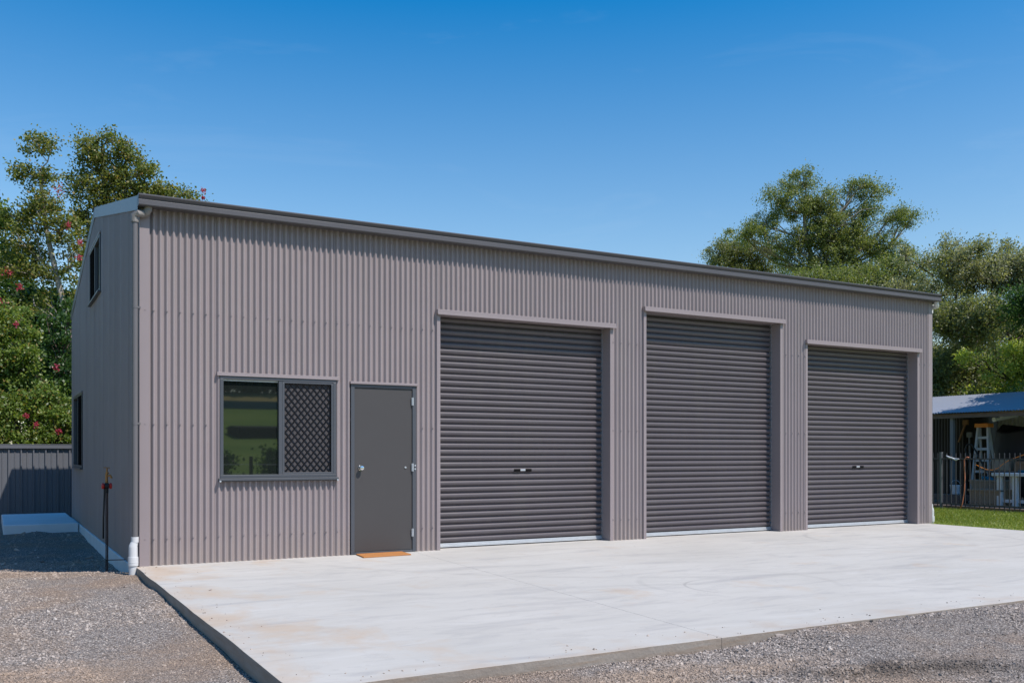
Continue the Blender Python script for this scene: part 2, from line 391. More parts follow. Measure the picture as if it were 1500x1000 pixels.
xs = np.arange(-9, 14.01, .075); ys = np.arange(-13, 12.6, .075)
X, Y = np.meshgrid(xs, ys)
Z = gravel_z(X, Y)
inside = (X > .02) & (Y > -6.18) & (X < 13.1)
Z = np.where(inside, -.30, Z)
Z = np.where((X > 13.1) & (Y > -6.18), -.12, Z)
g = link('gravel_driveway', grid_mesh('gravel_driveway', X, Y, Z, M['gravel'])); tag(g, kind='structure')
# wide ground
HY_ = [26, 62, 89, 109, 140, 300]; HZ_ = [0, 2.75, 6.3, 9.3, 11.0, 12.0]
def hill(Y): return np.interp(-np.asarray(Y, float), HY_, HZ_)
xs = np.concatenate([np.arange(-260, -20, 12), np.arange(-20, 50, 2.5), np.arange(50, 400, 12)])
ys = np.concatenate([np.arange(-260, -30, 6), np.arange(-30, 40, 2.5), np.arange(40, 420, 12)])
X, Y = np.meshgrid(xs, ys)
Z = -.42 + hill(Y) + .25*vnoise(X*.08, Y*.08, 5)*smooth((-Y-26)/20)
g = link('ground', grid_mesh('ground', X, Y, Z, M['paddock'])); tag(g, kind='structure')
def gz(x, y): return -.42 + float(hill(y))
# lawns
def sheet(name, x0, x1, y0, y1, z, mat, amp=.012, step=.4):
    xs = np.arange(x0, x1+.001, step); ys = np.arange(y0, y1+.001, step); X, Y = np.meshgrid(xs, ys)
    o = link(name, grid_mesh(name, X, Y, z + amp*vnoise(X*1.1, Y*1.1, 3), mat)); return tag(o, kind='structure')
sheet('lawn', 13.28, 45.28, -14, 50, -.03, M['grass'])
sheet('garden_bed', -30, 13.2, 12.3, 50.3, -.14, M['grass'], .03)
sheet('verge', -40, -9.0, -14, 12.4, -.10, M['grass'], .03)
sheet('verge', -40, 45.2, -26, -12.95, -.09, M['grass'], .02)

# grass blades in the strip between the apron and the pool fence
def blades(name, n, region, zf, h, mat, seed, lab=None):
    r = np.random.RandomState(seed); x0, x1, y0, y1 = region
    x = r.uniform(x0, x1, n); y = r.uniform(y0, y1, n); a = r.uniform(0, 6.28, n)
    hh = h*r.uniform(.5, 1.3, n); w = .005+.004*r.rand(n); z = zf(x, y)
    dx, dy = np.cos(a)*w, np.sin(a)*w; lx, ly = r.normal(0, .35, n)*hh, r.normal(0, .35, n)*hh
    co = np.stack([np.stack([x-dx, y-dy, z], -1), np.stack([x+dx, y+dy, z], -1), np.stack([x+lx, y+ly, z+hh], -1)], 1).reshape(-1, 3)
    me = bpy.data.meshes.new(name); raw_mesh(me, co, np.arange(3*n).reshape(-1, 3)); me.materials.append(mat)
    return tag(link(name, me), lab, 'grass', kind='stuff')
blades('grass', 90000, (13.3, 17.95, -4, 5.5), lambda x, y: -.035 + 0*x, .045, M['blade'], 4, 'short green lawn grass between the concrete apron and the black pool fence')

# ------------------------------------------------------------------ concrete apron
def apron_piece(poly):
    mb = MB(); n = len(poly)
    top = [(x, y, 0) for x, y in poly]; bot = [(x, y, -.26) for x, y in poly]
    mb.add(top + bot, [tuple(range(n))], 0)
    for i in range(n):
        j = (i+1) % n; x0, y0 = poly[i]; x1, y1 = poly[j]
        mb.add([(x0,y0,0),(x1,y1,0),(x1,y1,-.26),(x0,y0,-.26)], [(0,1,2,3)], 1)
    o = mb.build('concrete_apron', [M['concrete'], M['cedge']])
    bm = bmesh.new(); bm.from_mesh(o.data); bmesh.ops.remove_doubles(bm, verts=bm.verts, dist=1e-5)
    bmesh.ops.recalc_face_normals(bm, faces=bm.faces); bm.to_mesh(o.data); bm.free()
    m = o.modifiers.new('bevel', 'BEVEL'); m.width = .003; m.segments = 2; m.limit_method = 'ANGLE'
    return tag(o, kind='structure')
def wob(a, b, n, amp, seed):
    r = random.Random(seed); out = []
    for i in range(n+1):
        t = i/n; k = 0 if i in (0, n) else r.uniform(-amp, amp)
        out.append((a[0]+(b[0]-a[0])*t + (k if abs(b[1]-a[1]) > abs(b[0]-a[0]) else 0),
                    a[1]+(b[1]-a[1])*t + (k if abs(b[1]-a[1]) <= abs(b[0]-a[0]) else 0)))
    return out
pl = wob((-.05, -.03), (-.05, -6.22), 22, .006, 2)[:-1] + wob((-.05, -6.22), (2.896, -6.22), 10, .006, 3) + [(3.269, -.03)]
apron_piece(pl)
pr = [(3.2705, -.03)] + wob((2.8975, -6.22), (13.22, -6.22), 24, .006, 5) + [(13.22, -.03)]
apron_piece(pr)

# ------------------------------------------------------------------ the big metal shed
SX, SY = 13.35, 9.70        # width along the front, depth
PITCH = .0708; A = .0165
EAVE, RIDGE, YR = 4.06, 5.04, 4.85
shed = empty('garage_shed', (SX/2, SY/2, 0), 'long mauve-grey corrugated metal shed with three roller doors, a window and a side door', 'shed')
OPEN = {'win': (.86, 2.245, .965, 2.15), 'door': (2.436, 3.303, -.1, 2.11),
        'r1': (3.645, 6.32, -.1, 3.055), 'r2': (6.965, 9.64, -.1, 3.345), 'r3': (10.25, 12.96, -.1, 3.055)}

def cut_spans(x0, x1, z0, z1f, openings):
    """split a sheet into (xa, xb, [(za, zb)...])"""
    bs = sorted({x0, x1, *[b for o in openings for b in o[:2] if x0 < b < x1]})
    out = []
    for xa, xb in zip(bs, bs[1:]):
        xm = (xa+xb)/2; zs = [(z0, None)]
        for o in openings:
            if o[0] < xm < o[1]:
                new = []
                for za, zb in zs:
                    if o[2] > za: new.append((za, o[2]))
                    new.append((o[3], zb))
                zs = new
        out.append((xa, xb, zs))
    return out

def corr(mb, xa, xb, za, zb, place, n=12, amp=A, ph=0.):
    """a vertical corrugated strip; zb may be a function of x"""
    st = PITCH/n; k = max(2, int(math.ceil((xb-xa)/st)))
    b = len(mb.v)
    for i in range(k+1):
        x = xa+(xb-xa)*i/k; d = amp*math.cos(2*math.pi*(x-ph)/PITCH)
        z1 = zb(x) if callable(zb) else zb
        mb.v.append(place(x, d, za)); mb.v.append(place(x, d, z1))
    for i in range(k):
        mb.f.append((b+2*i, b+2*i+2, b+2*i+3, b+2*i+1)); mb.m.append(0)

SHW = PITCH*10
def cladding(x_start, x_end, place, z0, ztop, openings, name='wall_sheet', mat=None):
    x = x_start; i = 0
    while x < x_end-.01:
        x1 = min(x+SHW, x_end); mb = MB(); off = .0035*(i % 2)
        pl_ = lambda u, d, z, off=off: place(u, d+off, z)
        for xa, xb, zs in cut_spans(x, min(x1+PITCH*.35, x_end), z0, ztop, openings):
            for za, zb in zs: corr(mb, xa, xb, za, ztop if zb is None else zb, pl_)
        spans = cut_spans(x, min(x1+PITCH*.35, x_end), z0, ztop, openings)
        if all(len(q[2]) == 2 for q in spans):          # sheet cut right through by a window: two pieces
            for run in (0, 1):
                mb = MB()
                for xa, xb, zs in spans: corr(mb, xa, xb, zs[run][0], ztop if zs[run][1] is None else zs[run][1], pl_)
                mb.build(name, mat or M['wall'], shed, smooth=True)
            mb = MB()
        if mb.f: mb.build(name, mat or M['wall'], shed, smooth=True)
        x = x1; i += 1
cladding(.10, SX-.10, lambda u, d, z: (u, -d-.010, z), -.004, EAVE, list(OPEN.values()))
roofz = lambda y: EAVE + (RIDGE-EAVE)*(1-abs(y-YR)/YR) - .02
GW1 = (3.93, 5.57, 3.66, 4.50); GW2 = (7.05, 8.95, 1.0, 2.33)
cladding(.06, SY-.06, lambda u, d, z: (-d-.010, u, z), -.03, roofz, [GW1, GW2])
cladding(.06, SY-.06, lambda u, d, z: (SX+d+.010, u, z), -.03, roofz, [])
cladding(.10, SX-.10, lambda u, d, z: (u, SY+d+.010, z), -.03, EAVE, [])
# dark inner lining blocks light leaking through
mb = MB()
for bx in ((.02, .05, .03, SY-.03), (SX-.05, SX-.02, .03, SY-.03)): mb.box(*bx, -.02, EAVE)
mb.box(.05, SX-.05, SY-.06, SY-.03, -.02, EAVE); mb.box(.05, SX-.05, .05, SY-.06, EAVE-.05, EAVE-.02)
mb.box(.05, SX-.05, .42, .45, -.02, EAVE-.05)
mb.build('inner_lining', M['interior'], shed)
# floor slab and footing strip
mb = MB(); mb.box(-.045, SX+.03, -.028, SY+.03, -.40, -.032); mb.build('footing', M['cpale'], shed, bevel=.008)
mb = MB(); mb.box(.0, SX, -.03, .42, -.03, -.001); mb.build('threshold', M['concrete'], shed)

# corner flashings
def angle_trim(x, y, sx, sy, z0, z1, w=.105, t=.004, off=.029):
    """L flashing wrapping a corner; sx, sy = outward directions"""
    mb = MB(); X0 = x+sx*off; Y0 = y+sy*off
    xa, xb = sorted((X0, X0-sx*w)); mb.box(xa, xb, min(Y0, Y0-sy*t), max(Y0, Y0-sy*t), z0, z1)
    ya, yb = sorted((Y0-sy*t*1.01, Y0-sy*w)); mb.box(min(X0, X0-sx*t), max(X0, X0-sx*t), ya, yb, z0, z1)
    return mb.build('corner_flashing', M['trim'], shed, bevel=.0015)
angle_trim(.02, 0, -1, -1, -.003, EAVE-.02); angle_trim(SX-.02, 0, 1, -1, -.003, EAVE-.02)
angle_trim(.02, SY, -1, 1, -.03, EAVE-.02); angle_trim(SX-.02, SY, 1, 1, -.03, EAVE-.02)

# roof sheets share two meshes
def roof_mesh(side):
    mb = MB(); n = 6; k = 10*n; y0, y1 = (-.06, YR) if side else (YR, SY+.06)
    def zz(y): return EAVE + .02 + (RIDGE-EAVE)*(1-abs(y-YR)/YR)
    for i in range(k+1):
        x = SHW*i/k; d = A*math.cos(2*math.pi*x/PITCH)
        mb.v.append((x, y0, zz(y0)+d)); mb.v.append((x, y1, zz(y1)+d))
    for i in range(k): mb.f.append((2*i, 2*i+2, 2*i+3, 2*i+1)); mb.m.append(0)
    return mb.mesh('roof_sheet', M['roofblue'], smooth=True)
for side in (1, 0):
    me = roof_mesh(side)
    for i in range(19): link('roof_sheet', me, shed, loc=(-.03+i*SHW, 0, 0))
mb = MB()
for sgn in (-1, 1):
    mb.add([(-.045, YR, RIDGE+.055), (SX+.045, YR, RIDGE+.055), (SX+.045, YR+sgn*.16, RIDGE+.023), (-.045, YR+sgn*.16, RIDGE+.023)], [(0,1,2,3)])
mb.build('ridge_cap', M['roofblue'], shed)
# barge flashings on both gables: inclined strips with a folded top
def barge(xg, sgn, y0, y1, mat):
    z = lambda y: EAVE+.045+(RIDGE-EAVE)*(1-abs(y-YR)/YR)
    mb = MB(); xo = xg+sgn*.034
    for x0, x1, zb, zt in ((xo, xo-sgn*.003, -.155, 0), (xo-sgn*.0031, xo-sgn*.16, -.004, 0), (xo, xo-sgn*.018, -.160, -.1555)):
        vs = [(x, y, z(y)+dz) for y in (y0, y1) for x, dz in ((x0, zb), (x1, zb), (x1, zt), (x0, zt))]
        mb.add(vs, [(0,1,2,3),(7,6,5,4),(0,4,5,1),(1,5,6,2),(2,6,7,3),(3,7,4,0)])
    return mb.build('barge_flashing', mat, shed)
for xg, sg in ((0, -1), (SX, 1)):
    barge(xg, sg, -.07, YR, M['roofblue']); barge(xg, sg, YR, SY+.08, M['gutter'])
# gutters: quad profile
def gutter(y, sy):
    zt = EAVE+.035
    pr = [(0,.0),(.145,.0),(.152,-.006),(.152,-.018),(.144,-.026),(.126,-.050),(.124,-.056),(.146,-.064),(.148,-.118),(.140,-.128),(.012,-.128),(.0,-.12)]
    inner = [(.004,-.006),(.010,-.118),(.136,-.120),(.140,-.068),(.118,-.058),(.120,-.048),(.138,-.022),(.146,-.012),(.140,-.006)]
    pr = [(y+sy*(p+.022), zt+q) for p, q in pr]
    mb = MB(); mb.prism(pr, 'x', -.035, SX+.075)
    return mb.build('gutter', M['gutter'], shed, bevel=.0015)
gutter(0, -1); gutter(SY, 1)
# screw rows on the front (too small to pick apart)
mb = MB()
for zr in (.30, 1.58, 2.845, 3.90):
    i = 0
    while True:
        x = round(.10/PITCH)*PITCH + PITCH*(1+2*i); i += 1
        if x > SX-.12: break
        if any(o[0]-.05 < x < o[1]+.05 and o[2]-.06 < zr < o[3]+.08 for o in OPEN.values()): continue
        mb.tube([(x, -.0250, zr), (x, -.0300, zr)], .0115, 6); mb.tube([(x, -.0301, zr), (x, -.036, zr)], .0065, 6)
    for x in (.05, SX-.05): mb.tube([(x, -.029, zr), (x, -.035, zr)], .006, 6)
o = mb.build('cladding_screws', M['trim'], shed); o['kind'] = 'stuff'

# ---- flashings round the openings
def flash(key, head_out=.05, side=.048, reveal=.19, hh=.055, ov=.055):
    x0, x1, z0, z1 = OPEN[key]; zb = 0.0 if z0 < 0 else z0
    mb = MB(); mb.box(x0-ov, x1+ov+.02, -.075, .0, z1, z1+hh); mb.box(x0-ov, x1+ov+.02, -.080, -.0751, z1-.012, z1+.012)
    mb.box(x0+.001, x1-.001, .001, reveal, z1-.004, z1+.006)
    mb.build('head_flashing', M['trim'], shed, bevel=.002)
    for a_, s in ((x0, -1), (x1, 1)):
        mb = MB()
        xa, xb = sorted((a_, a_+s*side)); mb.box(xa, xb, -.0300, -.0260, zb+.001, z1-.001)
        xa, xb = sorted((a_, a_+s*.004)); mb.box(xa, xb, -.0258, reveal, zb+.001, z1-.005)
        mb.build('jamb_flashing', M['trim'], shed, bevel=.001)
for k in ('r1', 'r2', 'r3'): flash(k)

# ---- roller doors: each a part with slats, guides, rail, lift handle
RP = .0832; YC = .192
def slat_mesh(w):
    prof = []          # (y, z) from the bottom of a rib to its top; outward = -y
    for z, y in ((0, .016), (.007, .014), (.013, .004), (.020, -.008), (.028, -.0155), (.038, -.0195), (.050, -.0212), (.061, -.0208),
                 (.0675, -.0175), (.0715, -.009), (.0745, .003), (.0780, .012), (RP, .016)): prof.append((y, z))
    mb = MB(); n = len(prof)
    for x in (0, w):
        for y, z in prof: mb.v.append((x, y, z))
    for i in range(n-1): mb.f.append((i, n+i, n+i+1, i+1)); mb.m.append(0)
    return mb.mesh('slat', M['roller'], smooth=True, angle=50)
def roller(key, label, handle_x=None):
    x0, x1, z0, z1 = OPEN[key]
    mb = MB(); mb.box(x0+.006, x1-.006, YC+.022, YC+.025, .002, z1)
    fr = mb.build('roller_door', M['roller'], shed); fr['label'] = label
    for a_, b_, c_ in ((x0+.004, x0+.045, x0+.004), (x1-.014, x1-.004, x1-.008)):
        mb = MB(); mb.box(a_, b_, YC-.030, YC-.024, .0, z1); mb.box(c_, c_+.004, YC-.0239, YC+.06, 0, z1); mb.build('guide', M['galv'], fr)
    me = slat_mesh(x1-x0-.012); z = .062
    while z < z1+.02:
        link('slat', me, fr, loc=(x0+.006, YC, z)); z += RP
    mb = MB(); mb.box(x0+.02, x1-.012, YC-.022, YC+.006, .012, .040); mb.box(x0+.02, x1-.012, YC-.014, YC+.004, .0405, .063)
    mb.build('bottom_rail', M['alu'], fr, bevel=.003)
    mb = MB(); mb.box(x0+.02, x1-.012, YC-.018, YC+.004, .001, .0115); mb.build('rubber_seal', M['black'], fr)
    if handle_x:
        k = round((.936-.062)/RP); zc = .062 + k*RP + .045
        for s in (-1, 1):
            mb = MB(); c = handle_x+s*.09
            mb.box(c-.05, c+.05, YC-.0245, YC-.010, zc-.022, zc+.018)
            mb.bar((c-.035, YC-.030, zc-.012), (c+.035, YC-.030, zc-.012), .012, .008)
            mb.build('lift_handle', M['grille'], fr, bevel=.002)
        mb = MB(); mb.box(handle_x-.04, handle_x+.04, YC-.028, YC-.010, zc-.010, zc+.012); mb.build('lock_plate', M['alu'], fr, bevel=.002)
roller('r1', 'wide roller door nearest the side door', 4.99)
roller('r2', 'tallest roller door, in the middle')
roller('r3', 'lower roller door at the right end', 11.67)

# ---- front window (left pane clear, right pane behind a diamond grille)
x0, x1, z0, z1 = OPEN['win']
mb = MB(); mb.box(x0-.035, x1+.035, -.048, -.0, z1, z1+.036); mb.box(x0-.035, x1+.035, -.052, -.0481, z1-.004, z1+.012)
mb.build('head_flashing', M['trim'], shed, bevel=.002)
mb = MB(); f = .038; ya, yb = -.040, .06
mb.box(x0, x1, ya, yb, z1-f, z1); mb.box(x0, x1, ya, yb, z0, z0+f); mb.box(x0, x0+f, ya, yb, z0+f, z1-f); mb.box(x1-f, x1, ya, yb, z0+f, z1-f)
xm = 1.562; mb.box(xm-.022, xm+.022, -.034, yb-.002, z0+f, z1-f)
win = mb.build('window', M['frame'], shed, bevel=.003)
mb = MB(); mb.box(x0-.02, x1+.02, -.075, -.0, z0-.030, z0-.001); mb.box(x0-.02, x1+.02, -.052, -.0, z0-.040, z0-.0301)
mb.build('sill', M['frame'], win, bevel=.003)
mb = MB(); mb.box(x0+f, xm-.022, .004, .010, z0+f, z1-f); mb.build('pane', M['glass'], win)
mb = MB(); mb.box(x0+f, xm-.022, .0, .0035, z1-f-.020, z1-f-.001); mb.build('brush_strip', M['alu'], win)
gx0, gx1, gz0, gz1 = xm+.022, x1-f, z0+f, z1-f
mb = MB(); t = .024
mb.box(gx0, gx1, -.036, -.016, gz1-t, gz1-.001); mb.box(gx0, gx1, -.036, -.016, gz0+.001, gz0+t)
mb.box(gx0, gx0+t, -.036, -.016, gz0+t, gz1-t); mb.box(gx1-t, gx1, -.036, -.016, gz0+t, gz1-t)
mb.build('screen_frame', M['frame'], win, bevel=.002)
mb = MB(); mb.box(gx0+t, gx1-t, .002, .006, gz0+t, gz1-t); mb.build('fly_screen', M['mesh'], win)
def diamond(mb, u0, u1, v0, v1, du, dv, put, w=.0075, d=.008):
    for sgn in (-1, 1):
        c = -40*du
        for k in range(-60, 120):
            # line: v - v0 = sgn*(dv/du)*(u - u0 - k*du)
            pts = []
            m = sgn*dv/du; q = u0+k*du
            for u in (u0, u1):
                v = v0+m*(u-q)
                if v0-1e-9 <= v <= v1+1e-9: pts.append((u, v))
            for v in (v0, v1):
                u = q+(v-v0)/m
                if u0 < u < u1: pts.append((u, v))
            if len(pts) >= 2:
                a_, b_ = pts[0], pts[-1]
                if (a_[0]-b_[0])**2+(a_[1]-b_[1])**2 > .0004:
                    mb.bar(put(*a_), put(*b_), d, w, up=put.up)
        put.off += .002
class Put:
    def __init__(s, axis, off): s.axis = axis; s.off = off; s.up = (0,0,1)
    def __call__(s, u, v): return (u, s.off, v) if s.axis == 'x' else (s.off, u, v)
mb = MB(); diamond(mb, gx0+t, gx1-t, gz0+t, gz1-t, .078, .094, Put('x', -.027), w=.0075); mb.build('diamond_grille', M['grille'], win)
mb = MB()
for x in (x0-.004, x1+.008): mb.tube([(x, -.078, z0-.034), (x, -.066, z0-.034)], .011, 8)
mb.build('flashing_screw', M['alu'], win)

# ---- side door
x0, x1, z0, z1 = OPEN['door']
mb = MB(); mb.box(x0-.012, x1+.02, -.052, -.0, z1, z1+.030); mb.build('head_flashing', M['trim'], shed, bevel=.002)
mb = MB(); f = .047
mb.box(x0, x0+f, -.030, .06, .002, z1); mb.box(x1-f, x1, -.030, .06, .002, z1); mb.box(x0+f, x1-f, -.030, .06, z1-.04, z1); mb.box(x0+f, x1-f, -.026, .06, .002, .028)
dr = mb.build('door', M['frame'], shed, bevel=.003)
mb = MB(); mb.box(x0+f+.003, x1-f-.003, -.016, .024, .032, z1-.043); mb.build('door_leaf', M['door'], dr, bevel=.003)
for zh in (1.913, 1.075, .245):
    mb = MB(); mb.tube([(x1-f-.001, -.036, zh-.05), (x1-f-.001, -.036, zh+.05)], .0085, 8); mb.box(x1-f-.014, x1-f+.012, -.0335, -.0305, zh-.049, zh+.049)
    mb.build('hinge', M['alu'], dr)
mb = MB(); kx, kz = 2.562, 1.072
mb.tube([(kx, -.0165, kz), (kx, -.022, kz)], .034, 20); mb.tube([(kx, -.022, kz), (kx, -.045, kz)], .013, 12)
mb.tube([(kx, -.045, kz), (kx, -.052, kz), (kx, -.066, kz), (kx, -.080, kz), (kx, -.086, kz)], [.016, .026, .031, .026, .010], 20)
mb.build('door_knob', M['steel'], dr, smooth=True, angle=40)
mb = MB(); mb.tube([(3.162, -.0165, 1.074), (3.162, -.024, 1.074)], .013, 12); mb.tube([(3.162, -.024, 1.074), (3.162, -.030, 1.074)], .006, 8)
mb.build('coat_stud', M['alu'], dr)
mb = MB()
for dz in (-.022, .022): mb.tube([(x1-.012, -.0305, 1.075+dz), (x1-.012, -.037, 1.075+dz)], .011, 8)
mb.build('frame_bolt', M['alu'], dr)

# ---- gable windows
def gable_window(rect, clear_first, label):
    y0, y1, z0, z1 = rect; f = .04; xo, xi = -.046, .02
    mb = MB(); mb.box(xo, xi, y0, y1, z1-f, z1); mb.box(xo, xi, y0, y1, z0, z0+f); mb.box(xo, xi, y0, y0+f, z0+f, z1-f); mb.box(xo, xi, y1-f, y1, z0+f, z1-f)
    ym = (y0+y1)/2; mb.box(xo+.006, xi, ym-.022, ym+.022, z0+f, z1-f)
    w = mb.build('window', M['frame'], shed, bevel=.003); w['label'] = label
    mb = MB(); mb.box(xo-.03, 0, y0-.02, y1+.02, z0-.028, z0-.001); mb.build('sill', M['frame'], w, bevel=.002)
    mb = MB(); mb.box(xo-.006, 0, y0-.02, y1+.02, z1+.001, z1+.03); mb.build('head', M['trim'], w, bevel=.002)
    ga, gb = ((y0+f, ym-.022), (ym+.022, y1-f)) if clear_first else ((ym+.022, y1-f), (y0+f, ym-.022))
    mb = MB(); mb.box(-.010, -.004, ga[0], ga[1], z0+f, z1-f); mb.build('pane', M['glass'], w)
    mb = MB(); mb.box(-.008, -.003, gb[0], gb[1], z0+f, z1-f); mb.build('fly_screen', M['grille'], w)
    mb = MB(); diamond(mb, gb[0], gb[1], z0+f, z1-f, .0635, .066, Put('y', -.030)); mb.build('diamond_grille', M['grille'], w)
gable_window(GW1, True, 'window high in the gable end')
gable_window(GW2, False, 'ground floor window in the gable end')

# ---- downpipes
def arc(c, r, a0, a1, u, v, n=8):
    c = Vector(c); u = Vector(u); v = Vector(v)
    return [c + u*(r*math.cos(a0+(a1-a0)*i/n)) + v*(r*math.sin(a0+(a1-a0)*i/n)) for i in range(n+1)]
def downpipe(px, py, ox, zbot, white_top):
    dp_m = M['pvc'] if white_top else M['pipe']
    mb = MB(); mb.tube([(px, py, zbot), (px, py, 3.86)], .031, 14)
    dp = mb.build('downpipe', M['pipe'], shed, smooth=True, angle=40)
    zt = 3.905; s = 1 if ox > px else -1
    pts = [Vector((ox, -.085, EAVE-.09)), Vector((ox, -.085, zt+.04)), Vector((ox-s*.012, -.078, zt+.008)), Vector((ox-s*.05, -.05, zt-.012)), Vector(((ox+px)/2, (py-.085)/2, zt-.015)),
           Vector((px+s*.03, py-.03, zt-.018)), Vector((px, py, zt-.04)), Vector((px, py, 3.80))]
    mb = MB(); mb.tube(pts, .042, 14); mb.tube([pts[1]+Vector((0,0,.0)), pts[1]+Vector((0,0,-.02))], .042, 14)
    mb.tube([(px, py, 3.815), (px, py, 3.79)], .0405, 14)
    mb.build('pipe_elbow', M['pvc'] if white_top else M['elbow'], dp, smooth=True, angle=45)
    for zr in (2.86, 1.58):
        mb = MB(); mb.tube([(px, py, zr-.012), (px, py, zr+.012)], .034, 14)
        mb.box(min(px, px+.06*s), max(px, px+.06*s), py-.004, py+.045, zr-.010, zr+.010); mb.build('pipe_strap', M['pipe'], dp)
    mb = MB(); mb.tube([(px, py, .335), (px, py, .275)], .040, 16); mb.tube([(px, py, .285), (px-s*.018, py, .235), (px-s*.018, py, .22)], [.036, .045, .045], 16)
    mb.tube([(px-s*.018, py, .225), (px-s*.018, py, .115)], .047, 16); mb.tube([(px-s*.018, py, .115), (px-s*.018, py, .02), ], .055, 16)
    mb.tube([(px-s*.018, py, .062), (px-s*.018, py, .055)], .0565, 16); mb.tube([(px-s*.018, py, .02), (px-s*.018, py, -.20)], .046, 16)
    mb.build('stormwater_fitting', M['pvc'], dp, smooth=True, angle=30)
downpipe(-.062, -.075+.0, .075, .27, False)
downpipe(SX+.125, .09, SX+.05, .27, True)

# ------------------------------------------------------------------ doormat
mb = MB(); mb.add([(2.452,-.43,.001),(3.081,-.399,.001),(3.10,-.045,.001),(2.49,-.06,.001),(2.452,-.43,.016),(3.081,-.399,.016),(3.10,-.045,.016),(2.49,-.06,.016)],
                  [(0,3,2,1),(4,5,6,7),(0,1,5,4),(1,2,6,5),(2,3,7,6),(3,0,4,7)])
tag(mb.build('doormat', M['coir'], bevel=.004), 'orange-brown coir doormat lying on the concrete in front of the grey side door', 'doormat')

# ------------------------------------------------------------------ gable side: pad, tap
mb = MB(); mb.box(-1.26, -.06, 7.55, 10.85, -.34, 0.0)
tag(mb.build('concrete_pad', M['cpale'], bevel=.02), 'low pale concrete pad beside the gable wall in front of the grey fence', 'concrete pad')
tx, ty = -.24, 1.02          # garden tap on its star picket, beside the gable wall
tap = empty('garden_tap', (tx, ty, -.2), 'garden tap with brass valve and red knobs on a rusty stake by the gable wall', 'tap')
mb = MB()
for ang in (0, 2.1, 4.2): mb.bar((tx+.011*math.cos(ang), ty+.011*math.sin(ang), -.30), (tx+.011*math.cos(ang), ty+.011*math.sin(ang), .92), .015, .004, up=(-math.sin(ang), math.cos(ang), 0))
mb.build('stake', M['rust'], tap)
mb = MB(); mb.tube([(tx-.035, ty+.01, .24), (tx-.033, ty+.01, .5), (tx-.02, ty, .86), (tx-.005, ty, .90)], .010, 8); mb.build('riser_pipe', M['black'], tap, smooth=True)
mb = MB(); mb.tube([(tx, ty, .88), (tx, ty, 1.0), (tx+.01, ty, 1.03)], [.016, .016, .02], 10); mb.tube([(tx, ty, .985), (tx+.04, ty-.012, .99), (tx+.055, ty-.015, .955)], .013, 8)
mb.tube([(tx+.004, ty, 1.02), (tx+.004, ty, 1.075)], .009, 8); mb.tube([(tx-.032, ty, 1.085), (tx+.036, ty, 1.08)], .006, 6); mb.build('tap_valve', M['brass'], tap, smooth=True, angle=40)
for s in (-1, 1):
    mb = MB(); mb.tube([(tx+s*.022, ty-.012, .865), (tx+s*.034, ty-.012, .865), (tx+s*.052, ty-.012, .865), (tx+s*.058, ty-.012, .865)], [.020, .036, .036, .026], 14); mb.build('red_knob', M['red'], tap, smooth=True, angle=40)
mb = MB(); mb.tube([(tx-.022, ty-.012, .865), (tx+.022, ty-.012, .865)], .034, 12); mb.tube([(tx, ty, .78), (tx, ty, .90)], .022, 10); mb.build('valve_body', M['black'], tap)
mb = MB(); mb.bar((tx, ty+.02, -.02), (-.05, ty-.14, -.01), .014, .010); mb.build('wall_bracket', M['rust'], tap)

# ------------------------------------------------------------------ left boundary fence of steel panels
FY = 11.83
fen = empty('steel_fence', (-6, FY, -.2), 'grey steel panel fence with capping rail behind the gravel, below the green hedge', 'fence')
prof = [(0, 0), (.085, 0), (.092, -.012), (.108, -.012), (.115, 0), (.195, 0), (.212, -.038), (.238, -.038)]
mbp = MB(); pitch = .238
n = len(prof)
for z in (-.26, 1.36):
    for x, y in prof + [(pitch, 0)]: mbp.v.append((x, y, z))
n += 1
for i in range(n-1): mbp.f.append((i, i+1, n+i+1, n+i)); mbp.m.append(0)
pm = mbp.mesh('fence_panel', M['fencel'])
for i in range(64): link('fence_panel', pm, fen, loc=(-9.9+i*pitch, FY, 0))
mb = MB(); mb.box(-9.95, 5.35, FY-.062, FY+.03, 1.36, 1.445); mb.box(-9.95, 5.35, FY-.068, FY+.036, 1.4451, 1.455); mb.build('top_rail', M['fencel'], fen, bevel=.003)
mb = MB(); mb.box(-9.95, 5.35, FY-.058, FY+.03, -.27, -.19); mb.build('bottom_rail', M['fencel'], fen)

# ------------------------------------------------------------------ foliage
def leaf_mesh(name, C, L, Wd, mat, r, droop=0.):
    n = len(C)
    d = r.normal(size=(n, 3)); d[:, 2] -= droop; d /= np.linalg.norm(d, axis=1)[:, None]
    e = r.normal(size=(n, 3))*.70 + np.array([.25, -.62, .68])      # leaf faces turn up to the light
    w = np.cross(d, e); w /= np.linalg.norm(w, axis=1)[:, None]
    l = (L*r.uniform(.6, 1.35, n))[:, None]; ww = (Wd*r.uniform(.7, 1.3, n))[:, None]
    nn = np.cross(d, w)
    co = np.stack([C-d*l/2, C+w*ww/2+nn*ww*.15, C+d*l/2, C-w*ww/2+nn*ww*.15], 1).reshape(-1, 3)
    me = bpy.data.meshes.new(name); raw_mesh(me, co, np.arange(4*n).reshape(-1, 4)); me.materials.append(mat)
    return me
def sph(r, n):
    v = r.normal(size=(n, 3)); return v/np.linalg.norm(v, axis=1)[:, None]
